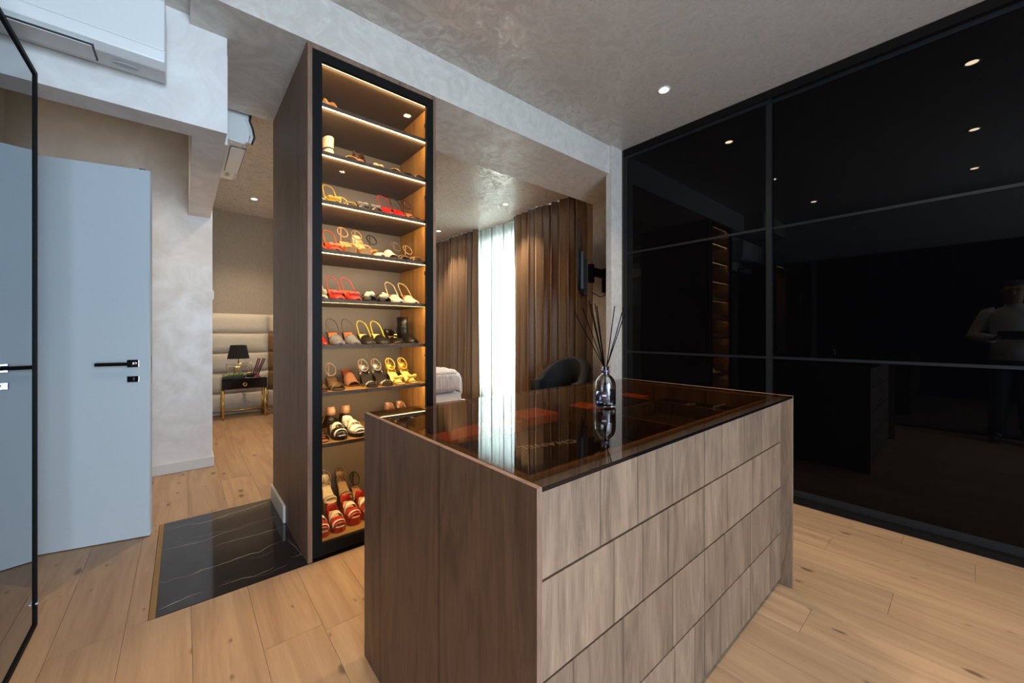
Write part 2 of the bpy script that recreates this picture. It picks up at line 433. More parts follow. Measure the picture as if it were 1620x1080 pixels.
struct('ceiling', bx(XL - .15, XR + .15, YB - .15, YH + .15, ZC, ZC + .12), 'ceiling_plaster', 'taupe ceiling in swirled pearly decorative plaster', 'ceiling')
struct('trim_1', bx(0.024, 3.69, 2.212, 2.87, ZB, ZC).box(0.024, 1.238, 2.87, 3.235, ZB, ZC), 'beam_plaster', 'long plastered ceiling beam above the shoe cabinet', 'beam')
struct('trim_2', bx(XL, 0.0235, 1.95, 2.47, 2.757, ZC), 'beam_plaster', 'low plastered soffit over the mirrored wardrobe', 'soffit')
struct('wall_passage_header', bx(XL, 0.172, 2.471, 2.62, 2.225, ZC), 'wall_plaster', 'pale plaster wall over the passage carrying the air conditioner', 'wall')
struct('wall_bedroom_header', bx(0.035, 0.185, 2.621, 4.40, 2.225, ZC), 'wall_plaster', 'plaster lintel between passage and bedroom', 'wall')
struct('wall_passage_end', bx(XL, 0.2, 4.401, YH, 0.0005, ZC), 'wall_plaster', 'pale pearly plaster wall behind the white open door', 'wall')
struct('wall_left', bx(XL - .15, XL - .002, YB - .15, YH + .15, -0.015, ZC), 'wall_plaster', 'plaster side wall behind the mirrored wardrobe', 'wall')
struct('wall_right', bx(3.96, XR, YB, 2.25, 0.0005, ZC), 'wall_plaster', 'plaster wall behind the black glass wardrobe', 'wall')
struct('wall_wardrobe_end', bx(3.10, XR, 2.19, 2.25, 0.0005, ZB).box(3.10, 3.9, 2.19, 2.2115, ZB, ZC), 'beam_plaster', 'narrow plaster wall end beside the black glass wardrobe', 'wall')
struct('wall_alcove', bx(3.695, XR, 2.251, 2.87, 0.0005, ZC), 'beam_plaster', 'plaster wall of the niche behind the television bracket', 'wall')
struct('wall_bedroom_head', bx(0.2, XR + .15, YH, YH + .15, -0.015, ZC), 'taupe_wallpaper', 'taupe papered bedroom wall above the padded headboard', 'wall')
# bedroom window wall with its opening
WY0, WY1, WZ0, WZ1 = 3.3, 6.7, 0.08, 2.75
struct('wall_bedroom_window', bx(XR, XR + .15, 2.15, WY0, -.015, ZC).box(XR, XR + .15, WY1, YH + .15, -.015, ZC).box(XR, XR + .15, WY0, WY1, -.015, WZ0).box(XR, XR + .15, WY0, WY1, WZ1, ZC), 'wall_plaster', 'bedroom wall around the window behind the brown curtains', 'wall')
wn = struct('window_1', bx(XR + .04, XR + .10, WY0, WY1, WZ0, WZ0 + .07).box(XR + .04, XR + .10, WY0, WY1, WZ1 - .07, WZ1).box(XR + .04, XR + .10, WY0, WY0 + .07, WZ0, WZ1).box(XR + .04, XR + .10, WY1 - .07, WY1, WZ0, WZ1), 'white_paint', 'white framed bedroom window behind the white voile', 'window')
for q in (1, 2):
    yy = WY0 + (WY1 - WY0) * q / 3
    bx(XR + .045, XR + .095, yy - .04, yy + .04, WZ0 + .07, WZ1 - .07).build('mullion', 'white_paint', wn)
for q in range(3):
    ya = WY0 + (WY1 - WY0) * q / 3; yb = WY0 + (WY1 - WY0) * (q + 1) / 3
    bx(XR + .066, XR + .072, ya + .04, yb - .04, WZ0 + .07, WZ1 - .07).build('pane', 'window_glass', wn)
# wall behind the camera with the dressing-room window
BX0, BX1, BZ0, BZ1 = -0.98, 1.2, 0.12, 2.6
struct('wall_back', bx(XL, BX0, YB - .15, YB, -.015, ZC).box(BX1, XR + .15, YB - .15, YB, -.015, ZC).box(BX0, BX1, YB - .15, YB, -.015, BZ0).box(BX0, BX1, YB - .15, YB, BZ1, ZC), 'wall_plaster', 'plaster wall around the dressing room window opposite the shoe cabinet', 'wall')
wn = struct('window_2', bx(BX0, BX1, YB - .1, YB - .04, BZ0, BZ0 + .06).box(BX0, BX1, YB - .1, YB - .04, BZ1 - .06, BZ1).box(BX0, BX0 + .06, YB - .1, YB - .04, BZ0, BZ1).box(BX1 - .06, BX1, YB - .1, YB - .04, BZ0, BZ1), 'white_paint', 'white framed dressing room window opposite the shoe cabinet', 'window')
bx(.07, .15, YB - .095, YB - .045, BZ0 + .06, BZ1 - .06).build('mullion', 'white_paint', wn)
for a, b in ((BX0 + .06, .07), (.15, BX1 - .06)):
    bx(a, b, YB - .072, YB - .066, BZ0 + .06, BZ1 - .06).build('pane', 'window_glass', wn)
struct('baseboard_passage', bx(XL + .01, 0.212, 4.388, 4.4005, 0.001, 0.088), 'baseboard_white', 'white baseboard along the pale plaster wall behind the door', 'baseboard', bevel=.002)
struct('baseboard_passage_return', bx(0.2005, 0.212, 4.4015, 6.9, 0.001, 0.088), 'baseboard_white', 'white baseboard turning the corner into the bedroom', 'baseboard', bevel=.002)

# ------------------------------------------------------------------ passage door
dr = Vector((-0.448, 0.111, 0)).normalized(); dn = Vector((dr.y, -dr.x, 0))   # dn points away from the camera? fixed below
if dn.y > 0: dn = -dn
P0 = Vector((-0.151, 3.121, 0))
def dpt(s, t, z): return P0 + dr * s - dn * t + Vector((0, 0, z))
DW = 0.83
m_ = MB()
for z in (0.006, 2.154):
    pass
b0 = [dpt(0, .006, 0), dpt(.006, 0, 0), dpt(DW, 0, 0), dpt(DW, .044, 0), dpt(.006, .044, 0), dpt(0, .038, 0)]
m_.rings([[p + Vector((0, 0, .006)) for p in b0], [p + Vector((0, 0, 2.154)) for p in b0]])
door = struct('door_1', m_, plain('door_paint', 'cfd9df', 0.4, vary=0.01), 'white flush passage door standing half open beside the dark mirror', 'door')
def dbox(s0, s1, t0, t1, z0, z1):
    c = [dpt(s0, t0, 0), dpt(s1, t0, 0), dpt(s1, t1, 0), dpt(s0, t1, 0)]
    return MB().rings([[p + Vector((0, 0, z0)) for p in c], [p + Vector((0, 0, z1)) for p in c]])
rose = dbox(.045, .098, -.009, 0, .999, 1.043).build('rose_plate', 'chrome', door, bevel=.002)
lev = MB(); lev.tube([dpt(.071, -.005, 1.021), dpt(.071, -.05, 1.021)], .009, 12)
lev.build('lever_neck', 'chrome', rose, smooth=True)
dbox(.060, .215, -.062, -.047, 1.012, 1.031).build('lever', 'dark_bronze', rose, bevel=.002)['label'] = 'dark flat lever'
esc = dbox(.045, .098, -.008, 0, .913, .948).build('key_plate', 'chrome', door, bevel=.002)
kh = MB(); kh.tube([dpt(.071, -.0075, .934), dpt(.071, -.0095, .934)], .006, 12); kh.build('keyhole', 'matt_black', esc)
dbox(.068, .074, -.0095, -.0075, .920, .934).build('keyhole_slot', 'matt_black', esc)
dbox(-.001, .001, .014, .030, .90, 1.06).build('latch_plate', 'satin_nickel', door)
dbox(.02, .05, .004, .036, 2.1535, 2.160).build('top_stop', 'matt_black', door)

# ------------------------------------------------------------------ mirrored wardrobe at the left
mw = thing('mirrored_wardrobe', 'tall wardrobe with dark grey mirror front at the left edge', 'wardrobe', (-0.74, 0.0, 0))
bx(XL + .003, -0.478, -2.4, 2.462, 0.002, 2.262).build('body', 'matt_black', mw)
for ya, yb in ((0.85, 2.468), (-0.77, 0.848), (-2.39, -0.772)):
    F = MB()
    F.box(-0.477, -0.455, yb - .016, yb, 0.004, 2.262).box(-0.477, -0.455, ya, ya + .016, 0.004, 2.262)
    F.box(-0.477, -0.455, ya + .016, yb - .016, 2.246, 2.262).box(-0.477, -0.455, ya + .016, yb - .016, 0.004, 0.020)
    fo = F.build('mirror_door', 'black_metal', mw)
    bx(-0.476, -0.461, ya + .017, yb - .017, 0.021, 2.245).build('mirror_panel', 'grey_mirror', fo)
bx(-0.456, -0.449, 2.440, 2.466, 0.10, 0.107).build('corner_clip', 'chrome', mw)

# ------------------------------------------------------------------ air conditioners
def air_con(loc, w, h, d, label, rz):
    a = thing('air_conditioner', label, 'air conditioner', loc, 'wall air conditioners', rz)
    # local: x along wall (0..w), -y outwards, z up from 0
    prof = [(0, .028), (-d * .35, .004), (-d * .80, 0.0), (-d * .97, .022), (-d, .06), (-d, h * .92), (-d * .93, h), (0, h)]
    MB().rings([[(x, p[0], p[1]) for p in prof] for x in (0, w)]).build('casing', 'white_plastic', a, world=False, bevel=.004)
    bx(0.001, w - .001, -d - .004, -d + .002, .066, h * .93).build('front_panel', 'white_plastic', a, world=False, bevel=.003)
    v = MB(); ang = math.atan2(.024, d * .35)
    v.box(.10, w - .22, -d * .93, -d * .42, -.006, .004)
    v.build('air_vane', 'white_plastic', a, world=False, bevel=.002)
    f = MB().box(.094, w - .214, -d * .95, -d * .40, -.0035, .003); f.build('outlet_slot', 'matt_black', a, world=False)
    MB().rings([[(w - .13 + .042 * math.cos(q * PI / 10), -d * .55 + .016 * math.sin(q * PI / 10), z) for q in range(20)] for z in (-.003, .006)]).build('sensor_window', plain('pale_grey_plastic', 'a9aeb0', 0.3), a, world=False)
    return a
air_con((-0.945, 2.469, 2.352), 0.885, 0.30, 0.215, 'white split air conditioner on the wall above the passage', 0.0)
a2 = air_con((0.187, 3.30, 2.53), 0.86, 0.26, 0.17, 'white air conditioner with curved end high beside the bedroom ceiling', PI / 2)
cw = MB(); cw.tube([(0.001, -.165, .235), (0.001, -.155, .17), (0.001, -.175, .12), (0.001, -.186, .06), (0.001, -.172, .012)], .010, 8)
cw.build('end_trim', 'white_plastic', a2, world=False, smooth=True)
cw = MB(); cw.tube([(-.004, -.182, .25), (-.004, -.172, .17), (-.004, -.19, .12), (-.004, -.200, .06), (-.004, -.184, .006)], .006, 8)
cw.build('black_end_line', 'matt_black', a2, world=False, smooth=True)  # black line following the curved end profile

# ------------------------------------------------------------------ shoe cabinet
CX0, CX1, CY0, CY1, CT = 0.491, 1.238, 2.212, 3.225, 2.712
SB = 2.70     # interior back
cab = thing('shoe_cabinet', 'tall lit oak shoe cabinet with black framed glass door', 'cabinet', ((CX0 + CX1) / 2, 2.7, 0.002))
bx(CX0, CX0 + .022, CY0, CY1, .002, CT).build('side_panel', 'cabinet_veneer', cab)
bx(CX1 - .022, CX1, CY0, CY1, .002, CT).build('side_panel', 'cabinet_veneer', cab)
bx(CX0 + .022, CX1 - .022, CY0 + .004, CY1, CT - .022, CT).build('top_panel', 'cabinet_veneer', cab)
bx(CX0 + .022, CX1 - .022, SB, SB + .018, .05, CT - .022).build('back_panel', 'grey_back_panel', cab)
bx(CX0 + .022, CX1 - .022, CY1 - .02, CY1, .002, CT - .022).build('rear_panel', 'cabinet_veneer', cab)
bx(CX0 + .022, CX1 - .022, CY0 + .03, SB, .02, .08).build('bottom_shelf', 'shelf_wood', cab)
SH = [2.428, 2.168, 1.903, 1.637, 1.367, 1.112, 0.857, 0.577]      # undersides
ST = .018
bx(CX0 + .0225, CX1 - .0225, CY0 + .040, SB, 2.664, CT - .0225).build('top_lining', 'shelf_grey', cab)
for z in SH + [2.664]:
    top = z == 2.664
    y0 = CY0 + .047
    if not top:
        shf = bx(CX0 + .0235, CX1 - .0235, y0 + .0045, SB, z, z + ST - .0032).build('shelf', 'shelf_grey', cab)
        bx(CX0 + .0235, CX1 - .0235, y0 + .0045, SB, z + ST - .003, z + ST).build('top_board', 'shelf_wood', shf)
        bx(CX0 + .0235, CX1 - .0235, y0, y0 + .0043, z - .002, z + ST).build('edge_band', 'shelf_laminate', shf)
    else:
        shf = cab
    bx(CX0 + .03, CX1 - .03, y0 + .006, y0 + .019, z - .0012, z - .0002).build('led_strip', 'led_warm', shf)
    l = bpy.data.lights.new('led_strip_light', 'AREA'); l.shape = 'RECTANGLE'; l.size = CX1 - CX0 - .06; l.size_y = .008; l.energy = LED_W; l.color = (1.0, .68, .34)
    lo = bpy.data.objects.new('led_strip_light', l); COL.objects.link(lo); lo.parent = shf
    lo.location = Vector(((CX0 + CX1) / 2, y0 + .026, z - .004)) - WL[shf.name]; lo.rotation_euler = (math.radians(42), 0, 0)
# inner liners, warm oak
bx(CX0 + .022, CX0 + .0235, CY0 + .035, SB, .08, CT - .022).build('side_liner', 'shelf_wood', cab)
bx(CX1 - .0235, CX1 - .022, CY0 + .035, SB, .08, CT - .022).build('side_liner', 'shelf_wood', cab)
fr = MB(); dx0, dx1, dz0, dz1 = CX0 + .023, CX1 - .023, .022, CT - .030
fy0, fy1 = CY0 - .006, CY0 + .018
fr.box(dx0, dx0 + .045, fy0, fy1, dz0, dz1).box(dx1 - .045, dx1, fy0, fy1, dz0, dz1)
fr.box(dx0 + .045, dx1 - .045, fy0, fy1, dz1 - .048, dz1).box(dx0 + .045, dx1 - .045, fy0, fy1, dz0, dz0 + .06)
cd = fr.build('door', 'black_metal', cab)
bx(dx0 + .04, dx1 - .04, CY0 + .004, CY0 + .008, dz0 + .05, dz1 - .04).build('glass_pane', 'clear_glass', cd)
for z in (.45, 1.05, 1.58, 2.06, 2.52):
    h = MB(); h.box(CX1 - .062, CX1 - .026, CY0 + .022, CY0 + .04, z - .012, z + .012); h.tube([(CX1 - .05, CY0 + .031, z - .016), (CX1 - .05, CY0 + .031, z + .016)], .008, 10)
    h.build('hinge', 'chrome', cd)
struct('baseboard_cabinet', bx(CX0 - .014, CX0 - .0005, 2.78, 3.236, .0025, .112), 'baseboard_white', 'short white baseboard on the side of the shoe cabinet', 'baseboard', bevel=.002)

# ------------------------------------------------------------------ island
IX0, IX1, IY0, IY1, IZ = 0.513, 2.187, 0.53, 1.452, 0.903
isl = thing('island', 'oak drawer island with smoked glass top in the dressing room', 'island', ((IX0 + IX1) / 2, (IY0 + IY1) / 2, 0))
bx(IX0, IX0 + .014, IY0, IY1, .001, IZ).build('end_panel', 'cabinet_veneer', isl, bevel=.001)
bx(IX1 - .014, IX1, IY0, IY1, .001, IZ).build('end_panel', 'oak_veneer', isl, bevel=.001)
DY = 0.577
bx(IX0 + .0145, IX1 - .0145, DY + .03, DY + .05, .001, .04).build('plinth', 'matt_black', isl)
zr = [.026, .244, .462, .678, .893]
xm = (IX0 + IX1) / 2
for a, b in ((IX0 + .015, xm - .0025), (xm + .0025, IX1 - .015)):
    for i in range(4):
        g = .0032
        bx(a, b, DY, DY + .02, zr[i] + g, zr[i + 1] - (g if i < 3 else 0)).build('drawer_front', 'oak_veneer', isl, bevel=.0012)
bx(IX0 + .0145, IX1 - .0145, DY + .022, DY + .026, .04, .78).build('carcass_front', 'matt_black', isl)
bx(IX0 + .0145, IX1 - .0145, IY1 - .02, IY1, .001, .893).build('rear_panel', 'oak_veneer', isl)
bx(IX0 + .0145, IX1 - .0145, DY + .027, IY1 - .021, .776, .79).build('display_base', 'charcoal_velvet', isl)
bx(IX0 + .0145, IX0 + .058, DY + .0205, IY1 - .0205, .79, .892).build('display_rim', 'shelf_wood', isl)
bx(IX1 - .058, IX1 - .0145, DY + .0205, IY1 - .0205, .79, .892).build('display_rim', 'shelf_wood', isl)
bx(IX0 + .0585, IX1 - .0585, DY + .0205, DY + .035, .79, .892).build('display_rim', 'shelf_wood', isl)
bx(IX0 + .0585, IX1 - .0585, IY1 - .05, IY1 - .0205, .79, .892).build('display_rim', 'shelf_wood', isl)
for x in (xm - .006, 1.77):
    bx(x, x + .012, DY + .036, IY1 - .051, .79, .865).build('display_divider', 'cabinet_veneer', isl)
bx(xm + .007, 1.769, 1.00, 1.012, .79, .86).build('display_divider', 'cabinet_veneer', isl)
bx(IX0 + .0145, IX1 - .0145, IY0, IY1, .8935, .9025).build('glass_top', 'smoked_glass', isl)
bx(IX0 + .0145, IX1 - .0145, IY0 - .0015, IY0 - .0003, .8935, .9025).build('glass_edge', 'black_lacquer', isl)
bx(IX0 + .0141, IX0 + .0144, IY0, IY1, .8936, .9034).build('glass_edge', 'black_lacquer', isl)

# things laid out under the glass
def lettering(parent, txt, loc, rz, size):
    cu = bpy.data.curves.new('lettering', 'FONT'); cu.body = txt; cu.size = size; cu.extrude = .0004; cu.align_x = 'CENTER'; cu.align_y = 'CENTER'; cu.space_character = 1.12; cu.offset = .0008
    o = bpy.data.objects.new('lettering_tmp', cu); COL.objects.link(o)
    bpy.context.view_layer.update()
    dg = bpy.context.evaluated_depsgraph_get()
    me = bpy.data.meshes.new_from_object(o.evaluated_get(dg)); bpy.data.objects.remove(o)
    me.materials.clear(); me.materials.append(mat('white_print'))
    t = bpy.data.objects.new('lettering', me); COL.objects.link(t); t.parent = parent; t.location = loc; t.rotation_euler = (0, 0, rz)
    t['label'] = 'pale printed capital lettering'
    return t
def flat_box(name, label, cat, x, y, z, sx, sy, sz, rz, m, lid=True, group=None):
    t = thing(name, label, cat, (x, y, z), group, rz)
    bx(-sx / 2, sx / 2, -sy / 2, sy / 2, 0, sz * .55).build('box_base', m, t, world=False, bevel=.002)
    bx(-sx / 2 - .003, sx / 2 + .003, -sy / 2 - .003, sy / 2 + .003, sz * .56, sz).build('lid', m, t, world=False, bevel=.002)
    return t
b = flat_box('gift_box', 'black box lettered in white under the glass, nearest the island corner', 'box', .93, .88, .7905, .54, .42, .035, math.radians(-6), 'matt_black')
lettering(b, 'CHANEL', (.0, .03, .0356), PI - math.radians(10), .052)
b = flat_box('gift_box', 'black box lettered in white under the glass at the wardrobe end', 'box', 1.955, .90, .7905, .30, .44, .035, 0, 'matt_black')
lettering(b, 'CHANEL', (.0, .04, .0356), PI, .05)
flat_box('gift_box', 'long orange box under the glass beside the black lettered box', 'box', .86, 1.225, .7905, .42, .11, .04, math.radians(9), 'orange_card')
flat_box('gift_box', 'orange box under the glass against the island divider', 'box', 1.225, 1.305, .7905, .20, .15, .04, 0, 'orange_card')
flat_box('gift_box', 'wide orange box under the glass just behind the reed diffuser', 'box', 1.50, 1.26, .7905, .24, .12, .04, math.radians(5), 'orange_card')
flat_box('gift_box', 'orange box under the glass nearest the black wardrobe', 'box', 1.95, 1.28, .7905, .26, .14, .04, math.radians(3), 'orange_card')
flat_box('gift_box', 'dark brown box under the glass in the middle bay', 'box', 1.56, .80, .7905, .32, .30, .03, 0, 'brown_card')
# sunglasses folded in the corner of the display
sg = thing('eyeglasses', 'folded thin gold eyeglasses in the rear corner under the glass', 'eyeglasses', (.66, 1.33, .7915))
for s in (-1, 1):
    MB().tube([(s * .034 + .026 * math.cos(q * PI / 8), .0 + .006, .022 + .022 * math.sin(q * PI / 8)) for q in range(16)], .0016, 6, closed=True).build('lens_rim', 'gold', sg, world=False)
    MB().tube([(s * .06, .006, .03), (s * .062, .03, .028), (-s * .05, .036 + .006 * s, .01)], .0014, 6).build('temple', 'gold', sg, world=False)
MB().tube([(-.009, .006, .028), (0, .006, .031), (.009, .006, .028)], .0016, 6).build('bridge', 'gold', sg, world=False)

# ------------------------------------------------------------------ reed diffuser
m, nt, p = new_mat('bottle_glass'); p.inputs['Transmission Weight'].default_value = 1.0; p.inputs['Roughness'].default_value = 0.0; p.inputs['IOR'].default_value = 1.45; p.inputs['Base Color'].default_value = (.94, .96, .98, 1); MATS['bottle_glass'] = m
m, nt, p = new_mat('diffuser_liquid'); p.inputs['Transmission Weight'].default_value = 1.0; p.inputs['Roughness'].default_value = 0.0; p.inputs['IOR'].default_value = 1.2; p.inputs['Base Color'].default_value = (.55, .62, .72, 1); MATS['diffuser_liquid'] = m
rd = thing('reed_diffuser', 'clear glass reed diffuser with black reeds standing on the island', 'diffuser', (1.297, .945, .9032))
MB().lathe([(.001, 0), (.034, 0), (.040, .004), (.041, .012), (.041, .085), (.039, .098), (.033, .112), (.024, .122), (.0165, .128), (.0155, .131), (.0155, .158), (.018, .160), (.018, .163), (.0125, .163), (.0115, .158), (.0115, .131), (.022, .119), (.031, .109), (.0365, .097), (.038, .085), (.038, .012), (.034, .007), (.001, .007)], n=28).build('bottle', 'bottle_glass', rd, world=False, smooth=True)
MB().lathe([(.001, .0076), (.034, .0076), (.0374, .0125), (.0374, .058), (.001, .058)], n=24).build('liquid', 'diffuser_liquid', rd, world=False, smooth=True)
MB().lathe([(.0159, .136), (.0165, .137), (.0165, .146), (.0159, .147)], n=20, caps=False).build('neck_ring', plain('plum_foil', '5b4360', 0.3, 0.5), rd, world=False, smooth=True)
for a0 in (-0.35, 2.2, 4.2):
    ang = -PI * .72 + a0
    n = 7; w = .62
    rs = [[(.0417 * math.cos(ang + w * (q / (n - 1) - .5)), .0417 * math.sin(ang + w * (q / (n - 1) - .5)), z) for q in range(n)] for z in (.028, .064)]
    lb = MB().rings(rs, caps=False, closed=False).build('label', plain('plum_label', '3a2226', 0.5), rd, world=False, solid=.0006)
    rs = [[(.0424 * math.cos(ang + w * .6 * (q / (n - 1) - .5)), .0424 * math.sin(ang + w * .6 * (q / (n - 1) - .5)), z) for q in range(n)] for z in (.046, .052)]
    MB().rings(rs, caps=False, closed=False).build('label_line', 'white_print', lb, world=False, solid=.0004)
tips = [(-.135, .0, .575 - .19), (-.085, .06, .40), (-.07, -.04, .41), (-.06, .05, .43), (-.05, -.06, .40), (-.028, .07, .42), (.045, .02, .405), (.062, -.05, .395), (.072, -.03, .37)]
cr = Vector((.762, -.6475, 0)); cf = Vector((.6475, .762, 0))
for (a, b_, z) in tips:
    top = cr * (a * .95) + cf * b_ + Vector((0, 0, z)); bot = -(cr * a + cf * b_).normalized() * .012 + Vector((0, 0, .02))
    neck_scale = .0085 / max(1e-6, ((bot + (top - bot) * (.16 - .02) / (z - .02)) * Vector((1, 1, 0))).length) if False else 1
    npt = (cr * a + cf * b_).normalized() * .0065 + Vector((0, 0, .162))
    MB().tube([bot, npt, top], .0021, 6).build('reed', 'reed_black', rd, world=False)

# ------------------------------------------------------------------ black glass wardrobe
WX = 3.276
wr = thing('sliding_wardrobe', 'floor to ceiling black glass sliding wardrobe along the right side', 'wardrobe', (3.6, 0.0, 0.002))
bx(WX + .055, 3.955, YB + .004, 2.186, .002, 2.976).build('carcass', 'matt_black', wr)
bx(WX - .004, WX + .05, 2.170, 2.1885, .002, 2.976).build('side_trim', plain('bronze_brown', '3b2b22', 0.4, 0.3), wr)
bx(WX - .008, WX + .054, YB + .004, 2.169, 2.915, 2.976).build('top_track', 'dark_bronze', wr)
bx(WX - .012, WX + .054, YB + .004, 2.169, .002, .036).build('bottom_track', 'dark_bronze', wr)
def slider(y0, y1, xo):
    d = MB()
    z0, z1, fw = .038, 2.913, .034
    d.box(xo, xo + .024, y0, y0 + fw, z0, z1).box(xo, xo + .024, y1 - fw, y1, z0, z1)
    d.box(xo + .001, xo + .023, y0 + fw, y1 - fw, z0, z0 + .05).box(xo + .001, xo + .023, y0 + fw, y1 - fw, z1 - .03, z1)
    dd = d.build('sliding_door', 'wardrobe_frame', wr)
    zz = [z0 + .05, 1.017, 1.967, z1 - .03]
    for i in range(3):
        bx(xo + .006, xo + .016, y0 + fw, y1 - fw, zz[i] + (.009 if i else 0), zz[i + 1] - (.009 if i < 2 else 0)).build('glass_panel', 'black_gloss', dd)
    for z in zz[1:3]:
        bx(xo + .001, xo + .023, y0 + fw, y1 - fw, z - .009, z + .009).build('cross_rail', 'wardrobe_frame', dd)
slider(.928, 2.166, WX)
slider(-.36, .962, WX + .026)
slider(-1.66, -.33, WX)

# ------------------------------------------------------------------ downlights
def downlight(x, y, label, power, spot=True, z=ZC):
    t = thing('downlight', label, 'ceiling light', (x, y, z), 'recessed downlights')
    MB().lathe([(.030, -.001), (.044, -.001), (.045, -.004), (.040, -.007), (.030, -.004)], n=24, caps=False).build('trim_ring', 'white_plastic', t, world=False, smooth=True)
    MB().lathe([(.001, -.0015), (.0305, -.0015), (.0305, -.003), (.001, -.003)], n=20).build('lens', 'lamp_lens', t, world=False)
    l = bpy.data.lights.new('downlight_lamp', 'SPOT'); l.energy = power; l.color = (1.0, 0.76, 0.50); l.spot_size = math.radians(105); l.spot_blend = 0.7; l.shadow_soft_size = .03
    o = bpy.data.objects.new('downlight_lamp', l); COL.objects.link(o); o.parent = t; o.location = (0, 0, -.012)
    return t
for x, y, lb in ((2.685, 1.44, 'recessed ceiling downlight seen left of the black wardrobe top'), (1.40, 1.46, 'recessed ceiling downlight at the top edge above the island'), (.09, 1.35, 'recessed ceiling downlight in front of the mirrored wardrobe'),
                 (2.66, -.02, 'reflected downlight highest in the black wardrobe glass'), (1.34, -.04, 'reflected downlight below the highest one in the wardrobe glass'), (.09, -.05, 'reflected downlight just above the wardrobe upper rail')):
    downlight(x, y, lb, SPOT_W)
for x, y, lb in ((.72, 6.15, 'bedroom ceiling downlight above the bedside table'), (.76, 4.26, 'bedroom ceiling downlight beside the hung air conditioner'), (3.40, 4.14, 'bedroom ceiling downlight in front of the white voile'), (3.41, 6.0, 'bedroom ceiling downlight beside the far brown curtain'), (1.95, 4.9, 'bedroom ceiling downlight over the bed')):
    downlight(x, y, lb, SPOT_W * 1.5)

downlight(-.42, 3.75, 'added unseen downlight warming the passage wall behind the white door', SPOT_W * .45)  # added lamp out of view, put in to warm the wall above the door

# ------------------------------------------------------------------ curtains
def curtain(name, label, y0, y1, xc, m, amp, wl, z0=.012, z1=2.976, seed=1, flare=1.25):
    rnd = random.Random(seed)
    n = int((y1 - y0) / wl * 10); rows = 14
    ph = [0.0]
    for i in range(n): ph.append(ph[-1] + 2 * PI / 10 * (1 + .45 * math.sin(i * .37 + seed) * rnd.uniform(.4, 1.0)))
    amps = [amp * (0.75 + .35 * math.sin(i * .21 + seed * 2)) for i in range(n + 1)]
    rs = []
    for r in range(rows + 1):
        t = r / rows; z = z0 + (z1 - z0) * t
        row = []
        for i in range(n + 1):
            s = i / n
            a = amps[i] * (flare - (flare - .75) * t)
            sway = .012 * math.sin(3.1 * t + i * .13 + seed)
            yy = y0 + (y1 - y0) * s + .35 * amps[i] * math.sin(2 * ph[i]) + sway * .5
            row.append((xc + a * math.sin(ph[i] + .5 * (1 - t) * math.sin(i * .11 + seed)) + sway, yy, z))
        rs.append(row)
    o = MB().rings(rs, caps=False, closed=False)
    c = thing(name, label, 'curtain', (xc, (y0 + y1) / 2, z0))
    o.build('curtain_panel', m, c, smooth=True, solid=.0025)
    hd = []
    bx(xc - .02, xc + .02, y0, y1, z1 + .0006, ZC - .0006).build('curtain_track', 'white_plastic' if 'voile' in label else 'brown_curtain', c)
    return c
curtain('curtain', 'full length brown curtain left of the white voile', 5.40, 7.0, 3.84, 'brown_curtain', .062, .16, seed=2, flare=1.45)
curtain('curtain', 'full length brown curtain right of the white voile behind the television', 2.93, 4.52, 3.84, 'brown_curtain', .062, .15, seed=5)
curtain('sheer_curtain', 'white translucent voile glowing with daylight between brown curtains', 4.2, 5.75, 3.985, 'sheer_voile', .038, .10, seed=3, flare=1.0)

# ------------------------------------------------------------------ bed, headboard, bedside
hb = thing('headboard', 'cream padded wall headboard in wide horizontal panels', 'headboard', (2.2, 6.99, 0.002))
zs_ = [.03, .322, .616, .905, 1.195, 1.48]
xs_ = [.215, 1.0, 1.85, 2.70, 3.55]
bx(.215, 3.55, 7.02, 7.058, .004, 1.48).build('backing_board', 'cream_upholstery', hb)
for a, b in zip(xs_[:-1], xs_[1:]):
    for c, d in zip(zs_[:-1], zs_[1:]):
        pm_ = 'bronze_velvet' if a > .9 and .3 < c < 1.1 else 'cream_upholstery'
        nx, nz = 8, 6; rs = []
        for j in range(nz + 1):
            row = []
            for i in range(nx + 1):
                u, v = i / nx, j / nz
                e = min(u, 1 - u) * (b - a); f_ = min(v, 1 - v) * (d - c)
                puff = .045 * (1 - max(0, 1 - e / .05) ** 2 * .8) * (1 - max(0, 1 - f_ / .07) ** 2 * .8)
                row.append((a + .002 + (b - a - .004) * u, 7.02 - puff, c + .002 + (d - c - .004) * v))
            rs.append(row)
        MB().rings(rs, caps=False, closed=False).build('padded_panel', pm_, hb, smooth=True, solid=.004)
bed = thing('bed', 'wide bed with grey bedspread and white base by the curtains', 'bed', (2.13, 5.9, 0))
bx(1.09, 3.17, 4.90, 6.96, .09, .31).build('bed_base', 'white_linen', bed, bevel=.015)
MB().box(1.11, 3.15, 4.93, 6.95, .312, .60).build('mattress', 'white_linen', bed, bevel=.07)
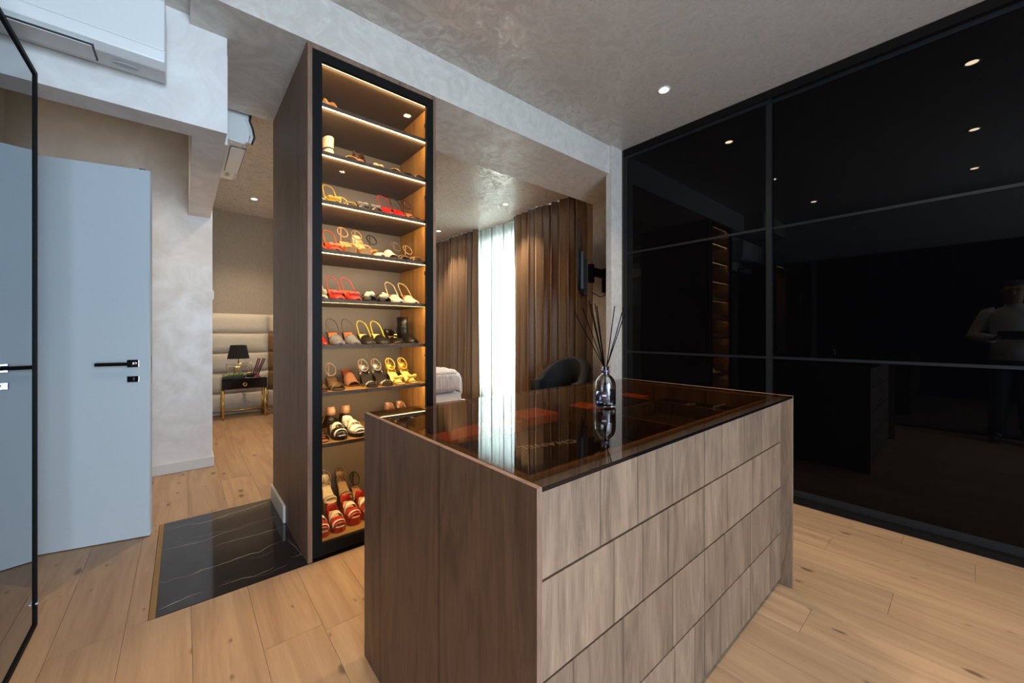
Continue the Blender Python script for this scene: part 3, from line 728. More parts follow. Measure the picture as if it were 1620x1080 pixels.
# bedspread: draped sheet with small wrinkles
def spread_pt(u, v):
    x = 1.085 + (3.165 - 1.085) * u; y = 4.90 + 1.75 * v
    z = .655
    for e in (u * 2.08, (1 - u) * 2.08, v * 1.75):
        if e < .09: z -= .06 * (1 - e / .09) ** 2
    z += .006 * math.sin(x * 21 + 3 * math.sin(y * 9)) + .005 * math.sin(y * 31 + x * 7)
    return (x, y, z)
NU, NV = 40, 34
rs = [[spread_pt(i / NU, j / NV) for i in range(NU + 1)] for j in range(NV + 1)]
sp = MB().rings(rs, caps=False, closed=False)
def skirt(pts, outv, drop):
    rows = []
    for k in range(7):
        t = k / 6
        rows.append([(p[0] + outv[0] * .02 * math.sin(PI * t * .5) + .006 * math.sin(i * 1.3 + 4 * t) * outv[0], p[1] + outv[1] * .02 * math.sin(PI * t * .5) + .006 * math.sin(i * 1.3 + 4 * t) * outv[1], p[2] - drop * t) for i, p in enumerate(pts)])
    sp.rings(rows, caps=False, closed=False)
skirt([spread_pt(i / NU, 0) for i in range(NU + 1)], (0, -1), .24)
skirt([spread_pt(0, j / NV) for j in range(NV + 1)], (-1, 0), .24)
skirt([spread_pt(1, j / NV) for j in range(NV + 1)], (1, 0), .24)
sp.build('bedspread', 'grey_bedspread', bed, smooth=True, solid=.006)
for x in (1.2, 3.06):
    for y in (5.0, 6.85):
        MB().lathe([(.025, .001), (.03, .09)], (x, y, 0), 12).build('bed_leg', 'matt_black', bed)
# bedside table
ns = thing('bedside_table', 'small black lacquer bedside table on gold legs', 'table', (.655, 6.70, 0))
nx0, nx1, ny0, ny1 = .395, .925, 6.56, 6.86
bx(nx0, nx1, ny0, ny1, .415, .56).build('table_body', 'black_lacquer', ns, bevel=.006)
dw = bx(nx0 + .06, nx1 - .06, ny0 - .008, ny0, .432, .535).build('drawer', 'black_lacquer', ns, bevel=.003)
MB().tube([((nx0 + nx1) / 2 + .02 * math.cos(q * PI / 10), ny0 - .014, .478 + .02 * math.sin(q * PI / 10)) for q in range(20)], .0045, 8, closed=True).build('ring_pull', 'gold', dw, smooth=True)
for x in (nx0 + .018, nx1 - .018):
    for y in (ny0 + .018, ny1 - .018):
        MB().tube([(x, y, .001), (x, y, .415)], .014, 12).build('leg', 'gold', ns, smooth=True)
    MB().tube([(x, ny0 + .032, .10), (x, ny1 - .032, .10)], .009, 8).build('side_rail', 'gold', ns, smooth=True)
MB().tube([(nx0 + .018, (ny0 + ny1) / 2, .10), (nx1 - .018, (ny0 + ny1) / 2, .10)], .011, 10).build('stretcher', 'gold', ns, smooth=True)
# lamp
tl = thing('table_lamp', 'table lamp with pleated black shade and gold fretwork base', 'lamp', (.60, 6.74, .561))
n = 48
rs = [[((r + .003 * math.cos(q * PI)) * math.cos(2 * PI * q / n), (r + .003 * math.cos(q * PI)) * math.sin(2 * PI * q / n), z) for q in range(n)] for r, z in ((.128, .27), (.118, .32), (.098, .42), (.09, .46))]
MB().rings(rs, caps=False).build('shade', 'charcoal_velvet', tl, world=False, solid=.003)
MB().tube([(0, 0, .2), (0, 0, .40)], .007, 10).build('stem', 'gold', tl, world=False, smooth=True)
MB().lathe([(.05, 0), (.05, .012), (.02, .016)], n=16).build('foot', 'gold', tl, world=False, smooth=True)
for (a, b, c, d) in ((-.14, -.03, .03, .19), (-.11, -.055, .06, .145), (.0, .16, .06, .20), (-.04, .10, .03, .15), (.04, .13, .09, .17)):
    MB().tube([(a, 0, c), (b, 0, c), (b, 0, d), (a, 0, d)], .0055, 6, closed=True).build('fret_frame', 'gold', tl, world=False)
MB().tube([(0, 0, .01), (0, 0, .2)], .005, 8).build('post', 'gold', tl, world=False)
# tray of artificial grass
tr = thing('plant_tray', 'low tray of small green leaves on the bedside table', 'plant', (.535, 6.60, .561))
MB().box(-.13, .13, -.028, .028, 0, .03).build('tray', 'matt_black', tr, world=False, bevel=.003)
lv = MB()
for q in range(170):
    c = Vector((random.uniform(-.13, .13), random.uniform(-.035, .035), random.uniform(.03, .065)))
    a = random.uniform(0, 2 * PI); d1 = Vector((math.cos(a), math.sin(a), random.uniform(-.2, .5))) * .016; d2 = Vector((-math.sin(a), math.cos(a), .3)) * .008
    b_ = len(lv.v); lv.v += [tuple(c - d1), tuple(c + d2), tuple(c + d1), tuple(c - d2 + Vector((0, 0, .004)))]; lv.f += [(b_, b_ + 1, b_ + 2), (b_, b_ + 2, b_ + 3)]
tag(lv.build('foliage', 'green_leaf', tr, world=False, solid=.001), kind='stuff')
# hair tools
for i, (dx, dz, lean, hx, lb) in enumerate(((.80, 0, .28, '6d2430', 'dark red hair straightener leaning upright on the bedside table'), (.845, 0, .36, '2a2426', 'black hair straightener leaning beside the dark red one'))):
    hs = thing('hair_straightener', lb, 'hair straightener', (dx - .03, 6.66 + .035 * i, .580), 'hair tools on the bedside table')
    R = Matrix.Rotation(lean, 3, 'Y')
    mm = plain('tool_' + hx, hx, 0.35)
    for s in (-1, 1):
        MB().obox(R @ Vector((s * .011, 0, .13)), (.014, .022, .26), R).build('arm', mm, hs, world=False, bevel=.003)
    MB().obox(R @ Vector((0, 0, .006)), (.036, .024, .02), R).build('hinge_cap', mm, hs, world=False, bevel=.003)
hd = thing('hair_dryer', 'black and pink hair dryer lying on the bedside table', 'hair dryer', (.735, 6.61, .561))
MB().lathe([(.001, -.06), (.022, -.06), (.03, -.03), (.033, 0), (.028, .04), (.02, .065), (.001, .065)], (0, 0, 0), 16).build('dryer_body', 'matt_black', hd, world=False, smooth=True).rotation_euler = (0, PI / 2, .3)
for ch in hd.children: ch.location = (0, 0, .034)
MB().tube([(.02, 0, .03), (.07, -.015, .015), (.11, -.02, .014)], .013, 10).build('dryer_handle', plain('tool_pink', 'a03355', 0.35), hd, world=False, smooth=True)
cb = MB(); cb.tube([(.90, 6.60, .568), (.925, 6.58, .60), (.945, 6.60, .55), (.95, 6.66, .3), (.94, 6.75, .16), (.965, 6.84, .06), (1.0, 6.8, .012), (1.03, 6.72, .008), (.98, 6.66, .008), (.95, 6.72, .007)], .004, 6)
tag(cb.build('power_cord', 'matt_black', smooth=True), 'thin dark power cord hanging from the bedside table to the floor', 'cord')
sw = thing('light_switch', 'small white light switch on the wall edge beside the headboard', 'switch', (.2005, 4.46, 1.50))
bx(0, .008, -.04, .04, 0, .085).build('switch_plate', 'white_plastic', sw, world=False, bevel=.002)
bx(.008, .012, -.03, .03, .012, .073).build('rocker', 'white_plastic', sw, world=False, bevel=.002)

# ------------------------------------------------------------------ television and armchair
tv = thing('television', 'slim black television on a wall arm seen edge-on', 'television', (3.25, 2.60, 1.56))
tn = Vector((2.84, 2.375, 0)); tf_ = Vector((3.60, 2.96, 0)); td = (tf_ - tn).normalized(); tq = Vector((-td.y, td.x, 0))
def tbox(s0, s1, t0, t1, z0, z1):
    c = [tn + td * s0 + tq * t0, tn + td * s1 + tq * t0, tn + td * s1 + tq * t1, tn + td * s0 + tq * t1]
    return MB().rings([[p + Vector((0, 0, z0)) for p in c], [p + Vector((0, 0, z1)) for p in c]])
TW = (tf_ - tn).length
tbox(0, TW, -.008, .006, 1.60, 2.28).build('screen_panel', 'black_lacquer', tv, bevel=.002)
tbox(.12, TW - .1, -.045, -.0085, 1.62, 2.0).build('rear_housing', 'matt_black', tv, bevel=.01)
tbox(.005, TW - .005, .0063, .0075, 1.61, 2.27).build('screen_glass', 'black_gloss', tv)
tbox(.30, .42, -.075, -.046, 1.58, 1.95).build('mount_plate', 'black_metal', tv)
bk = thing('wall_bracket', 'black articulated television bracket fixed to the niche wall', 'bracket', (3.67, 2.68, 1.7))
bx(3.665, 3.694, 2.62, 2.72, 1.66, 1.93).build('wall_plate', 'black_metal', bk)
MB().obox((3.52, 2.655, 1.86), (.30, .045, .09), math.radians(8)).build('arm', 'black_metal', bk)
MB().obox((3.37, 2.64, 1.84), (.06, .05, .20), .3).build('joint', 'black_metal', bk)
cb = MB(); cb.tube([(3.665, 2.66, 1.70), (3.63, 2.65, 1.62), (3.55, 2.66, 1.60), (3.42, 2.67, 1.64)], .005, 6); cb.build('cable', 'matt_black', bk)
ac = thing('armchair', 'black velvet armchair by the brown curtain behind the island', 'armchair', (3.315, 3.06, 0), None, math.radians(185))
bx(-.30, .30, -.30, .28, .18, .42).build('seat_base', 'charcoal_velvet', ac, world=False, bevel=.04)
bx(-.24, .30, -.23, .23, .42, .50).build('seat_cushion', 'charcoal_velvet', ac, world=False, bevel=.03)
n = 18; rs = []
for z, ro, ri in ((.36, .33, .24), (.74, .345, .255), (.80, .335, .265)):
    pass
prof = []
path = [math.radians(a) for a in range(70, 291, 11)]
rs = []
for a in path:
    back = max(0, -math.cos(a)) ** 1.2
    top = .64 + .27 * back ** .7
    ro, ri = .335 + .02 * back, .25
    c, s = math.cos(a), math.sin(a)
    rs.append([(ro * c, ro * s, .22), ((ro + .02) * c, (ro + .02) * s, top - .03), ((ro) * c, ro * s, top), (ri * c, ri * s, top), ((ri - .01) * c, (ri - .01) * s, top - .03), (ri * c, ri * s, .22)])
MB().rings(rs).build('wrap_back', 'charcoal_velvet', ac, world=False, smooth=True)
for x in (-.22, .24):
    for y in (-.22, .22):
        MB().tube([(x, y, .001), (x * .92, y * .92, .18)], [.011, .018], 10).build('leg', 'matt_black', ac, world=False)

# ------------------------------------------------------------------ shoes
def smooth01(t):
    t = max(0.0, min(1.0, t)); return t * t * (3 - 2 * t)
def interp(t, pts):
    for (a, va), (b, vb) in zip(pts[:-1], pts[1:]):
        if t <= b: return va + (vb - va) * (t - a) / (b - a)
    return pts[-1][1]
LEATHER = {}
def leather(hexc, kind='leather'):
    key = kind + hexc
    if key not in LEATHER:
        if kind == 'glitter': LEATHER[key] = plain('glitter_' + hexc, hexc, 0.25, 0.8, 0.5, 0.0, 0.6, 700.0, 0.3)
        elif kind == 'suede': LEATHER[key] = plain('suede_' + hexc, hexc, 0.85, 0, 0.3, 0, 0.12, 250.0, 0.1)
        elif kind == 'metallic': LEATHER[key] = plain('metallic_' + hexc, hexc, 0.28, 0.75, 0.5, 0.0, 0.1, 120.0)
        else: LEATHER[key] = plain('leather_' + hexc, hexc, 0.38, 0, 0.5, 0, 0.08, 150.0)
    return LEATHER[key]
def shoe(label, cat, name, x, y, z, rz, kind, up, sole='2a211c', ins='a5734a', strap=None, finish='leather',
         hh=.06, pf=.0, L=.225, W=.078, toe='round', heel='slim', decor=None, dec='efe6d6', group=None):
    t = thing(name, label, cat, (x, y, z + .0006), group, math.radians(rz))
    mu, ms, mi = leather(up, finish), leather(sole), leather(ins)
    mst = leather(strap, 'leather') if strap else mu
    hw = W / 2
    def w(s):
        if s < .33:
            if toe == 'point': k = .10 + .90 * math.sin(PI / 2 * (s / .33) ** .9)
            else: k = .25 + .75 * math.sqrt(max(0, 1 - (1 - s / .33) ** 2))
        else: k = interp(s, [(.33, 1.0), (.62, .72), (.86, .74), (.95, .62), (1.0, .34)])
        return hw * k
    def yy(s): return -L / 2 + L * s
    def zf(s): return hh * smooth01((s - .26) / .56) + pf     # underside of the foot bed
    th = .004
    N = 16
    # sole
    rs = []
    for i in range(N + 1):
        s = i / N; ww = w(s) + .001
        zt = zf(s) + th
        zb = 0.0 if (heel == 'wedge' or s < .0) else (zf(s) - pf if s > .30 else 0.0)
        if heel == 'flat': zb = 0.0
        zb = max(0.0, min(zb, zt - .003))
        rs.append([(-ww, yy(s), zb), (ww, yy(s), zb), (ww, yy(s), zt), (-ww, yy(s), zt)])
    MB().rings(rs).build('sole', ms, t, world=False, bevel=.001)
    # insole
    rs = []
    for i in range(N + 1):
        s = .02 + .96 * i / N; ww = w(s) * .92; zt = zf(s) + th
        rs.append([(-ww, yy(s), zt + .0002), (ww, yy(s), zt + .0002), (ww, yy(s), zt + .002), (-ww, yy(s), zt + .002)])
    MB().rings(rs).build('insole', mi, t, world=False)
    # heel
    if heel in ('slim', 'block') and hh > .012:
        r0, r1 = (.021, .006) if heel == 'slim' else (.026, .021)
        yt = yy(.90); pts = [(0, yt, zf(.90) - (pf if pf else 0) * 0), (0, yt + .012, (hh + pf) * .5), (0, yt + .012, .0)]
        rr = [r0, (r0 + r1) * .45, r1]
        MB().tube([(0, pts[0][1], pts[0][2]), (0, pts[1][1], pts[1][2]), (0, pts[2][1], pts[2][2])], rr, 10).build('heel', ms if heel == 'slim' else mu, t, world=False, smooth=True)
    def z0(s): return zf(s) + th
    def vamp(nm, s0, s1, h0, h1, m, k=1.0, n=7):
        rs = []
        for i in range(n + 1):
            s = s0 + (s1 - s0) * i / n; f = i / n
            h = h0 + (h1 - h0) * math.sin(PI / 2 * f); ww = w(s) * 1.03 * k
            rs.append([(ww * math.cos(PI * q / 10), yy(s), z0(s) - .003 + h * math.sin(PI * q / 10) ** .75) for q in range(11)])
        return MB().rings(rs, caps=False, closed=False).build(nm, m, t, world=False, smooth=True, solid=.0022)
    def quarter(nm, s0, h0, h1, m):
        path = []
        for i in range(9): s = s0 + (.985 - s0) * i / 8; path.append((w(s) * 1.02, yy(s), s))
        path += [(w(1.0) * .6, yy(1.003), 1.0)]
        full = path + [(-a, b, c) for a, b, c in reversed(path)]
        rs = [[], [], []]
        for a, b, s in full:
            h = h0 + (h1 - h0) * smooth01((s - s0) / (1 - s0)); zb = zf(min(s, 1)) + th - .003
            rs[0].append((a, b, zb)); rs[1].append((a * .99, b, zb + h * .5)); rs[2].append((a * .86, b - .003, zb + h))
        return MB().rings(rs, caps=False, closed=False).build(nm, m, t, world=False, smooth=True, solid=.0022)
    def loop(nm, pts, r, m, closed=False, flat=None):
        # smooth the polyline once
        P = [Vector(p) for p in pts]
        for _ in range(2):
            Q = []
            n = len(P)
            for i in range(n if closed else n - 1):
                a, b = P[i], P[(i + 1) % n]; Q += [a * .75 + b * .25, a * .25 + b * .75]
            if not closed: Q = [P[0]] + Q + [P[-1]]
            P = Q
        return MB().tube(P, r, 6, closed=closed, flat=flat).build(nm, m, t, world=False, smooth=True)
    def band(nm, s, hgt, width, m, skew=0.0):
        rs = []
        for sgn in (-.5, 0, .5):
            row = []
            for q in range(13):
                a = PI * q / 12; cs = math.cos(a); s_ = s + skew * cs + sgn * width
                row.append((w(s_) * 1.04 * cs, yy(s_), z0(s_) - .003 + hgt * math.sin(a) ** .7))
            rs.append(row)
        return MB().rings(rs, caps=False, closed=False).build(nm, m, t, world=False, smooth=True, solid=.0025)
    def slingstrap(rise=.055):
        s = .46; zt = hh + pf
        a = w(s); pts = [(a * 1.0, yy(s), z0(s) + .012), (a * .95, yy(.65), z0(.65) + .03), (a * .85, yy(.86), zt + rise * .85), (0, yy(1.03), zt + rise * 1.1), (-a * .85, yy(.86), zt + rise * .85), (-a * .95, yy(.65), z0(.65) + .03), (-a * 1.0, yy(s), z0(s) + .012)]
        loop('slingback_strap', pts, .0032, mst)
    def anklestrap(rise=.085):
        zt = hh + pf + rise; r = .030
        loop('ankle_strap', [(r * math.cos(2 * PI * q / 10), yy(.84) + r * 1.1 * math.sin(2 * PI * q / 10), zt - .02 + .036 * math.sin(2 * PI * q / 10)) for q in range(10)], .0034, mst, True)
        loop('heel_strap', [(0, yy(1.0), hh + pf + .004), (0, yy(1.0) + .002, hh + pf + rise * .6), (0, yy(.84) + r * 1.08, zt + .014)], .0038, mst)
    if kind == 'pump':
        vamp('vamp', .0, .44, .010, .034, mu); quarter('quarter', .34, .020, .052, mu)
    elif kind == 'slingback':
        vamp('vamp', .0, .46, .010, .040, mu); slingstrap()
    elif kind == 'tall_slingback':
        vamp('vamp', .0, .46, .010, .040, mu); slingstrap(.085)
    elif kind == 'mule':
        vamp('vamp', .10, .50, .026, .046, mu)
    elif kind == 'slide':
        band('strap_band', .24, .034, .16, mu); band('strap_band', .42, .045, .10, mu)
    elif kind == 'sandal':
        band('toe_strap', .20, .026, .07, mu, .03); band('toe_strap', .33, .036, .06, mu, -.03); anklestrap()
    elif kind == 'cross_sandal':
        band('cross_strap', .26, .034, .09, mu, .09); band('cross_strap', .28, .037, .09, mu, -.09); anklestrap(.075)
    elif kind == 'counter_sandal':
        band('toe_strap', .22, .032, .13, mu); quarter('heel_cup', .72, .02, .065, mu); anklestrap(.08)
    elif kind == 'platform_slide':
        vamp('vamp', .06, .34, .020, .040, mu); band('instep_strap', .46, .052, .14, leather(dec))
        band('toe_panel', .14, .036, .07, leather(dec)); quarter('heel_cup', .66, .03, .05, mu)
    elif kind == 'bootie':
        vamp('vamp', .0, .50, .014, .055, mu)
        rs = []
        for zz, k in ((.0, 1.0), (.04, .95), (.09, .88), (.14, .92)):
            cy = yy(.74); rs.append([(hw * .80 * k * math.cos(2 * PI * q / 16), cy + L * .25 * k * math.sin(2 * PI * q / 16), zf(.74) + th + zz * (1 if zz else 0)) for q in range(16)])
        sh_ = MB().rings(rs, caps=False).build('shaft', mu, t, world=False, smooth=True, solid=.003)
        loop('shaft_strap', [(hw * .78 * math.cos(2 * PI * q / 12), yy(.74) + L * .235 * math.sin(2 * PI * q / 12), zf(.74) + .075) for q in range(12)], .0045, mst, True)
    if decor == 'pom':
        d = MB(); rn = random.Random(len(label))
        for q in range(9): d.ball((rn.uniform(-.02, .02), yy(.22) + rn.uniform(-.018, .018), z0(.22) + .034 + rn.uniform(-.004, .012)), .013, 8)
        d.build('rosette', leather(dec, 'suede'), t, world=False, smooth=True)
    elif decor == 'bow':
        d = MB()
        for sg in (-1, 1): d.ball((sg * .017, yy(.26), z0(.26) + .040), .018, 10, 1.0, .5, .7)
        d.ball((0, yy(.255), z0(.26) + .040), .009, 8)
        d.build('bow', leather(dec, 'suede' if finish == 'suede' else 'leather'), t, world=False, smooth=True)
    elif decor == 'toecap':
        vamp('toe_cap', .0, .20, .012, .030, leather(dec), 1.03)
    elif decor == 'buckle':
        MB().tube([(.013 * math.cos(q * PI / 4 + PI / 4), yy(.36) - .004, z0(.36) + .040 + .010 * math.sin(q * PI / 4 + PI / 4)) for q in range(8)], .0022, 6, closed=True).build('buckle', 'gold', t, world=False)
    return t
ZS = {i + 1: z + ST for i, z in enumerate(SH)}; ZS[9] = .08
YF = 2.384
SHOES = [
 # shelf, x, y, rz, kind, name, label, options
 (1, .585, YF, 0, 'pump', 'pump', 'cream pump at the glass edge on the top shelf', dict(up='e6dcc6', hh=.05)),
 (1, .675, 2.40, 14, 'pump', 'pump', 'tan pointed pump on the top shelf', dict(up='b98a5c', hh=.09, toe='point', L=.21)),
 (1, .775, 2.42, 4, 'slide', 'flat_slide', 'dark brown flat slide on the top shelf', dict(up='3a2a20', hh=.012, heel='flat')),
 (2, .580, 2.43, 0, 'bootie', 'ankle_boot', 'cream ankle boot with dark strap on the second shelf, by the frame', dict(up='e8dcc0', strap='3b2a2a', hh=.03, heel='block')),
 (2, .662, 2.43, 0, 'bootie', 'ankle_boot', 'cream ankle boot with dark strap beside the gold sandal', dict(up='e8dcc0', strap='3b2a2a', hh=.03, heel='block')),
 (2, .745, YF, 0, 'slide', 'sandal', 'gold flat sandal beside the cream ankle boots', dict(up='c9a468', finish='metallic', hh=.015, heel='flat')),
 (2, .837, 2.41, 3, 'pump', 'pump', 'brown pointed stiletto pump on the second shelf', dict(up='4e3a2e', hh=.10, toe='point', L=.205)),
 (2, .920, 2.41, 0, 'slide', 'sandal', 'dark flat slide with gold bow on the second shelf', dict(up='3a2c22', hh=.012, heel='flat', decor='bow', dec='d9b878')),
 (2, 1.010, YF, 0, 'slide', 'sandal', 'dull gold flat sandal, third from the right on the second shelf', dict(up='a88a58', finish='metallic', hh=.012, heel='flat')),
 (2, 1.090, YF, 0, 'cross_sandal', 'sandal', 'black flat sandal with crossed straps on the second shelf', dict(up='2a2420', hh=.012, heel='flat')),
 (2, 1.168, 2.375, 0, 'slide', 'sandal', 'bronze flat slide at the hinge end of the second shelf', dict(up='8a6a45', finish='metallic', hh=.012, heel='flat', W=.07)),
 (3, .568, YF, 0, 'slingback', 'slingback_shoe', 'cream slingback at the left end of the third shelf', dict(up='d9c8a6', strap='c7a878', hh=.06)),
 (3, .652, YF, 0, 'tall_slingback', 'slingback_sandal', 'mustard yellow sandal with tall strap loop on the third shelf', dict(up='c9a02c', strap='c9a02c', ins='d9b050', hh=.075, decor='bow', dec='d8b03a')),
 (3, .737, YF, 0, 'cross_sandal', 'sandal', 'pale yellow flat crossed sandal on the third shelf', dict(up='d8bd62', hh=.02, heel='flat')),
 (3, .815, YF, 0, 'mule', 'mule', 'snake print open toe mule on the third shelf, left of its pair', dict(up='9a8a72', ins='c7a268', finish='glitter', hh=.06, decor='bow', dec='8c7f70')),
 (3, .893, YF, 0, 'mule', 'mule', 'snake print open toe mule on the third shelf, right of its pair', dict(up='9a8a72', ins='c7a268', finish='glitter', hh=.06, decor='bow', dec='8c7f70')),
 (3, .980, 2.39, 0, 'tall_slingback', 'slingback_shoe', 'bright red pointed slingback beside the snake print mules', dict(up='b4161a', strap='a01418', ins='c01a1a', hh=.09, toe='point')),
 (3, 1.065, 2.39, 0, 'tall_slingback', 'slingback_shoe', 'bright red pointed slingback second from the hinges', dict(up='b4161a', strap='2a1414', ins='c01a1a', hh=.09, toe='point')),
 (3, 1.155, 2.39, 0, 'sandal', 'heeled_sandal', 'dark red ankle strap sandal at the hinge end', dict(up='6a1418', strap='4a1012', hh=.08, W=.07)),
 (4, .575, YF, 0, 'slingback', 'slingback_sandal', 'orange slingback nearest the frame on the fourth shelf', dict(up='c9502a', strap='c9502a', ins='c86a3a', hh=.06)),
 (4, .655, YF, 0, 'tall_slingback', 'slingback_sandal', 'orange slingback with tall loop on the fourth shelf', dict(up='c9502a', strap='c05a30', ins='c86a3a', hh=.07, decor='bow', dec='d87a4a')),
 (4, .738, YF, 0, 'sandal', 'platform_sandal', 'tan platform sandal with looped ankle strap, left of its pair', dict(up='c79a60', strap='b98e62', ins='d0a870', hh=.06, pf=.03, heel='block', sole='b98a55')),
 (4, .822, YF, 0, 'counter_sandal', 'platform_sandal', 'cream and tan platform sandal with laced heel, right of its pair', dict(up='e0cda4', strap='9a7858', ins='d0a870', hh=.06, pf=.03, heel='block', sole='c79a60')),
 (4, .915, YF, 0, 'sandal', 'heeled_sandal', 'black ankle strap sandal with cream toe on the fourth shelf', dict(up='1c1a1a', strap='1c1a1a', hh=.07, decor='toecap', dec='ecdfc4')),
 (4, .995, YF, 0, 'mule', 'mule', 'cream closed mule with dark strap on the fourth shelf', dict(up='ecdfc4', hh=.06, sole='1c1a1a')),
 (4, 1.078, YF, 0, 'sandal', 'heeled_sandal', 'thin strapped tan sandal second from the hinges, fourth shelf', dict(up='a8835c', strap='6a5442', hh=.05, ins='1f1a18')),
 (4, 1.160, YF, 0, 'cross_sandal', 'heeled_sandal', 'tan crossed strap sandal at the hinge end of the fourth shelf', dict(up='b08a62', strap='b08a62', hh=.05, ins='2a2320', W=.07)),
 (5, .580, YF, 0, 'tall_slingback', 'slingback_sandal', 'beige frilled slingback at the left of the fifth shelf', dict(up='cfbf9c', strap='c7b08a', ins='a9633a', hh=.06, decor='pom', dec='d8c8a4')),
 (5, .672, YF, 0, 'tall_slingback', 'slingback_sandal', 'coral red slingback with orange insole, left of its pair', dict(up='b83a30', strap='b84a3a', ins='d06a35', hh=.065, decor='bow', dec='c84a3c')),
 (5, .760, YF, 5, 'tall_slingback', 'slingback_sandal', 'coral red slingback with orange insole, right of its pair', dict(up='b83a30', strap='b84a3a', ins='d06a35', hh=.065, decor='bow', dec='c84a3c')),
 (5, .850, YF, 0, 'slide', 'slide', 'black slide with cream rosette, left of its pair', dict(up='1b1918', ins='1b1918', hh=.02, heel='flat', decor='pom', dec='eadfb8')),
 (5, .938, YF, 5, 'slide', 'slide', 'black slide with cream rosette, right of its pair', dict(up='1b1918', ins='1b1918', hh=.02, heel='flat', decor='pom', dec='eadfb8')),
 (5, 1.030, YF, 0, 'tall_slingback', 'slingback_shoe', 'cream slingback with brown insole second from the hinges', dict(up='e8dab8', strap='c7a878', ins='96542f', hh=.06)),
 (5, 1.125, YF, 3, 'tall_slingback', 'slingback_shoe', 'cream slingback with brown insole at the hinge end', dict(up='e8dab8', strap='c7a878', ins='96542f', hh=.06)),
 (6, .578, YF, 0, 'pump', 'pump', 'red pump at the left of the sixth shelf', dict(up='b81a1e', hh=.06, ins='d8c8b0')),
 (6, .672, YF, 0, 'tall_slingback', 'slingback_shoe', 'grey suede slingback with orange insole, left of its pair', dict(up='6a6a6e', strap='55463e', ins='c96a3a', finish='suede', hh=.065, decor='toecap', dec='707074')),
 (6, .760, YF, 0, 'tall_slingback', 'slingback_shoe', 'grey suede slingback with orange insole, right of its pair', dict(up='6a6a6e', strap='55463e', ins='c96a3a', finish='suede', hh=.065)),
 (6, .850, YF, 0, 'tall_slingback', 'slingback_shoe', 'black shoe with yellow strap loop, left of its pair', dict(up='1a1816', strap='c9b02a', ins='e0cf9a', hh=.055)),
 (6, .935, YF, 0, 'tall_slingback', 'slingback_shoe', 'black shoe with yellow strap loop, right of its pair', dict(up='1a1816', strap='c9b02a', ins='e0cf9a', hh=.055)),
 (6, 1.030, 2.40, 0, 'pump', 'pump', 'shiny black buckled pump on the sixth shelf', dict(up='0c0b0b', hh=.04, heel='block', decor='buckle')),
 (6, 1.125, 2.40, 6, 'bootie', 'ankle_boot', 'black ankle boot at the hinge end of the sixth shelf', dict(up='0c0b0b', hh=.03, heel='block')),
 (7, .578, YF, 0, 'sandal', 'strappy_sandal', 'bronze brown strappy sandal nearest the frame, seventh shelf', dict(up='6a5238', strap='8a7458', ins='5a4630', hh=.05, heel='block')),
 (7, .668, YF, 0, 'cross_sandal', 'strappy_sandal', 'bronze brown strappy sandal beside the rust brown mule', dict(up='6a5238', strap='8a7458', ins='5a4630', hh=.05, heel='block')),
 (7, .790, 2.50, 0, 'mule', 'mule', 'rust brown open toe mule set back on the seventh shelf', dict(up='9a6a4e', ins='8a3a24', hh=.08)),
 (7, .862, YF, 0, 'counter_sandal', 'glitter_sandal', 'silver glitter open toe sandal, left of its pair', dict(up='b8aea0', strap='8a7a68', finish='glitter', ins='2a2624', hh=.06)),
 (7, .950, YF, 4, 'counter_sandal', 'glitter_sandal', 'silver glitter open toe sandal, right of its pair', dict(up='b8aea0', strap='8a7a68', finish='glitter', ins='2a2624', hh=.06)),
 (7, 1.038, YF, 0, 'counter_sandal', 'gold_sandal', 'shiny gold open toe sandal, left of its pair', dict(up='d9b24a', strap='d9b24a', finish='metallic', ins='e8cf80', hh=.06, decor='bow', dec='e0bd5a')),
 (7, 1.128, YF, 4, 'counter_sandal', 'gold_sandal', 'shiny gold open toe sandal, right of its pair', dict(up='d9b24a', strap='d9b24a', finish='metallic', ins='e8cf80', hh=.06, decor='bow', dec='e0bd5a')),
 (8, .588, 2.40, 0, 'slide', 'slide', 'black flat slide at the left of the eighth shelf', dict(up='1a1816', hh=.012, heel='flat')),
 (8, .682, YF, 0, 'platform_slide', 'platform_sandal', 'black and white platform sandal with chain, left of its pair', dict(up='1c1a19', dec='ece4d2', ins='d8c9b0', hh=.02, pf=.02, heel='wedge', sole='1c1a19', decor='buckle')),
 (8, .775, YF, 6, 'platform_slide', 'platform_sandal', 'black and white platform sandal with chain, right of its pair', dict(up='ece4d2', dec='ece4d2', ins='d8c9b0', hh=.02, pf=.02, heel='wedge', sole='1c1a19', decor='buckle')),
 (8, .690, 2.595, 180, 'pump', 'pump', 'nude pointed pump behind the black and white sandals, left', dict(up='b08468', hh=.10, toe='point', L=.19, W=.07)),
 (8, .775, 2.595, 180, 'pump', 'pump', 'nude pointed pump behind the black and white sandals, right', dict(up='b08468', hh=.10, toe='point', L=.19, W=.07)),
 (8, 1.075, 2.50, 0, 'pump', 'pump', 'nude pump above the island corner, left of its pair', dict(up='b98e70', hh=.07, L=.21, W=.072)),
 (8, 1.155, 2.50, 0, 'pump', 'pump', 'nude pump above the island corner, right of its pair', dict(up='b98e70', hh=.07, L=.21, W=.072)),
 (9, .585, 2.372, 0, 'platform_slide', 'platform_sandal', 'red and white platform sandal nearest the frame on the bottom shelf', dict(up='a8281c', dec='e8d8b8', ins='d8b888', hh=.02, pf=.025, heel='wedge', sole='a8281c', L=.20)),
 (9, .672, 2.372, 0, 'platform_slide', 'platform_sandal', 'red and white platform sandal second along on the bottom shelf', dict(up='a8281c', dec='e8d8b8', ins='d8b888', hh=.02, pf=.025, heel='wedge', sole='a8281c', L=.20)),
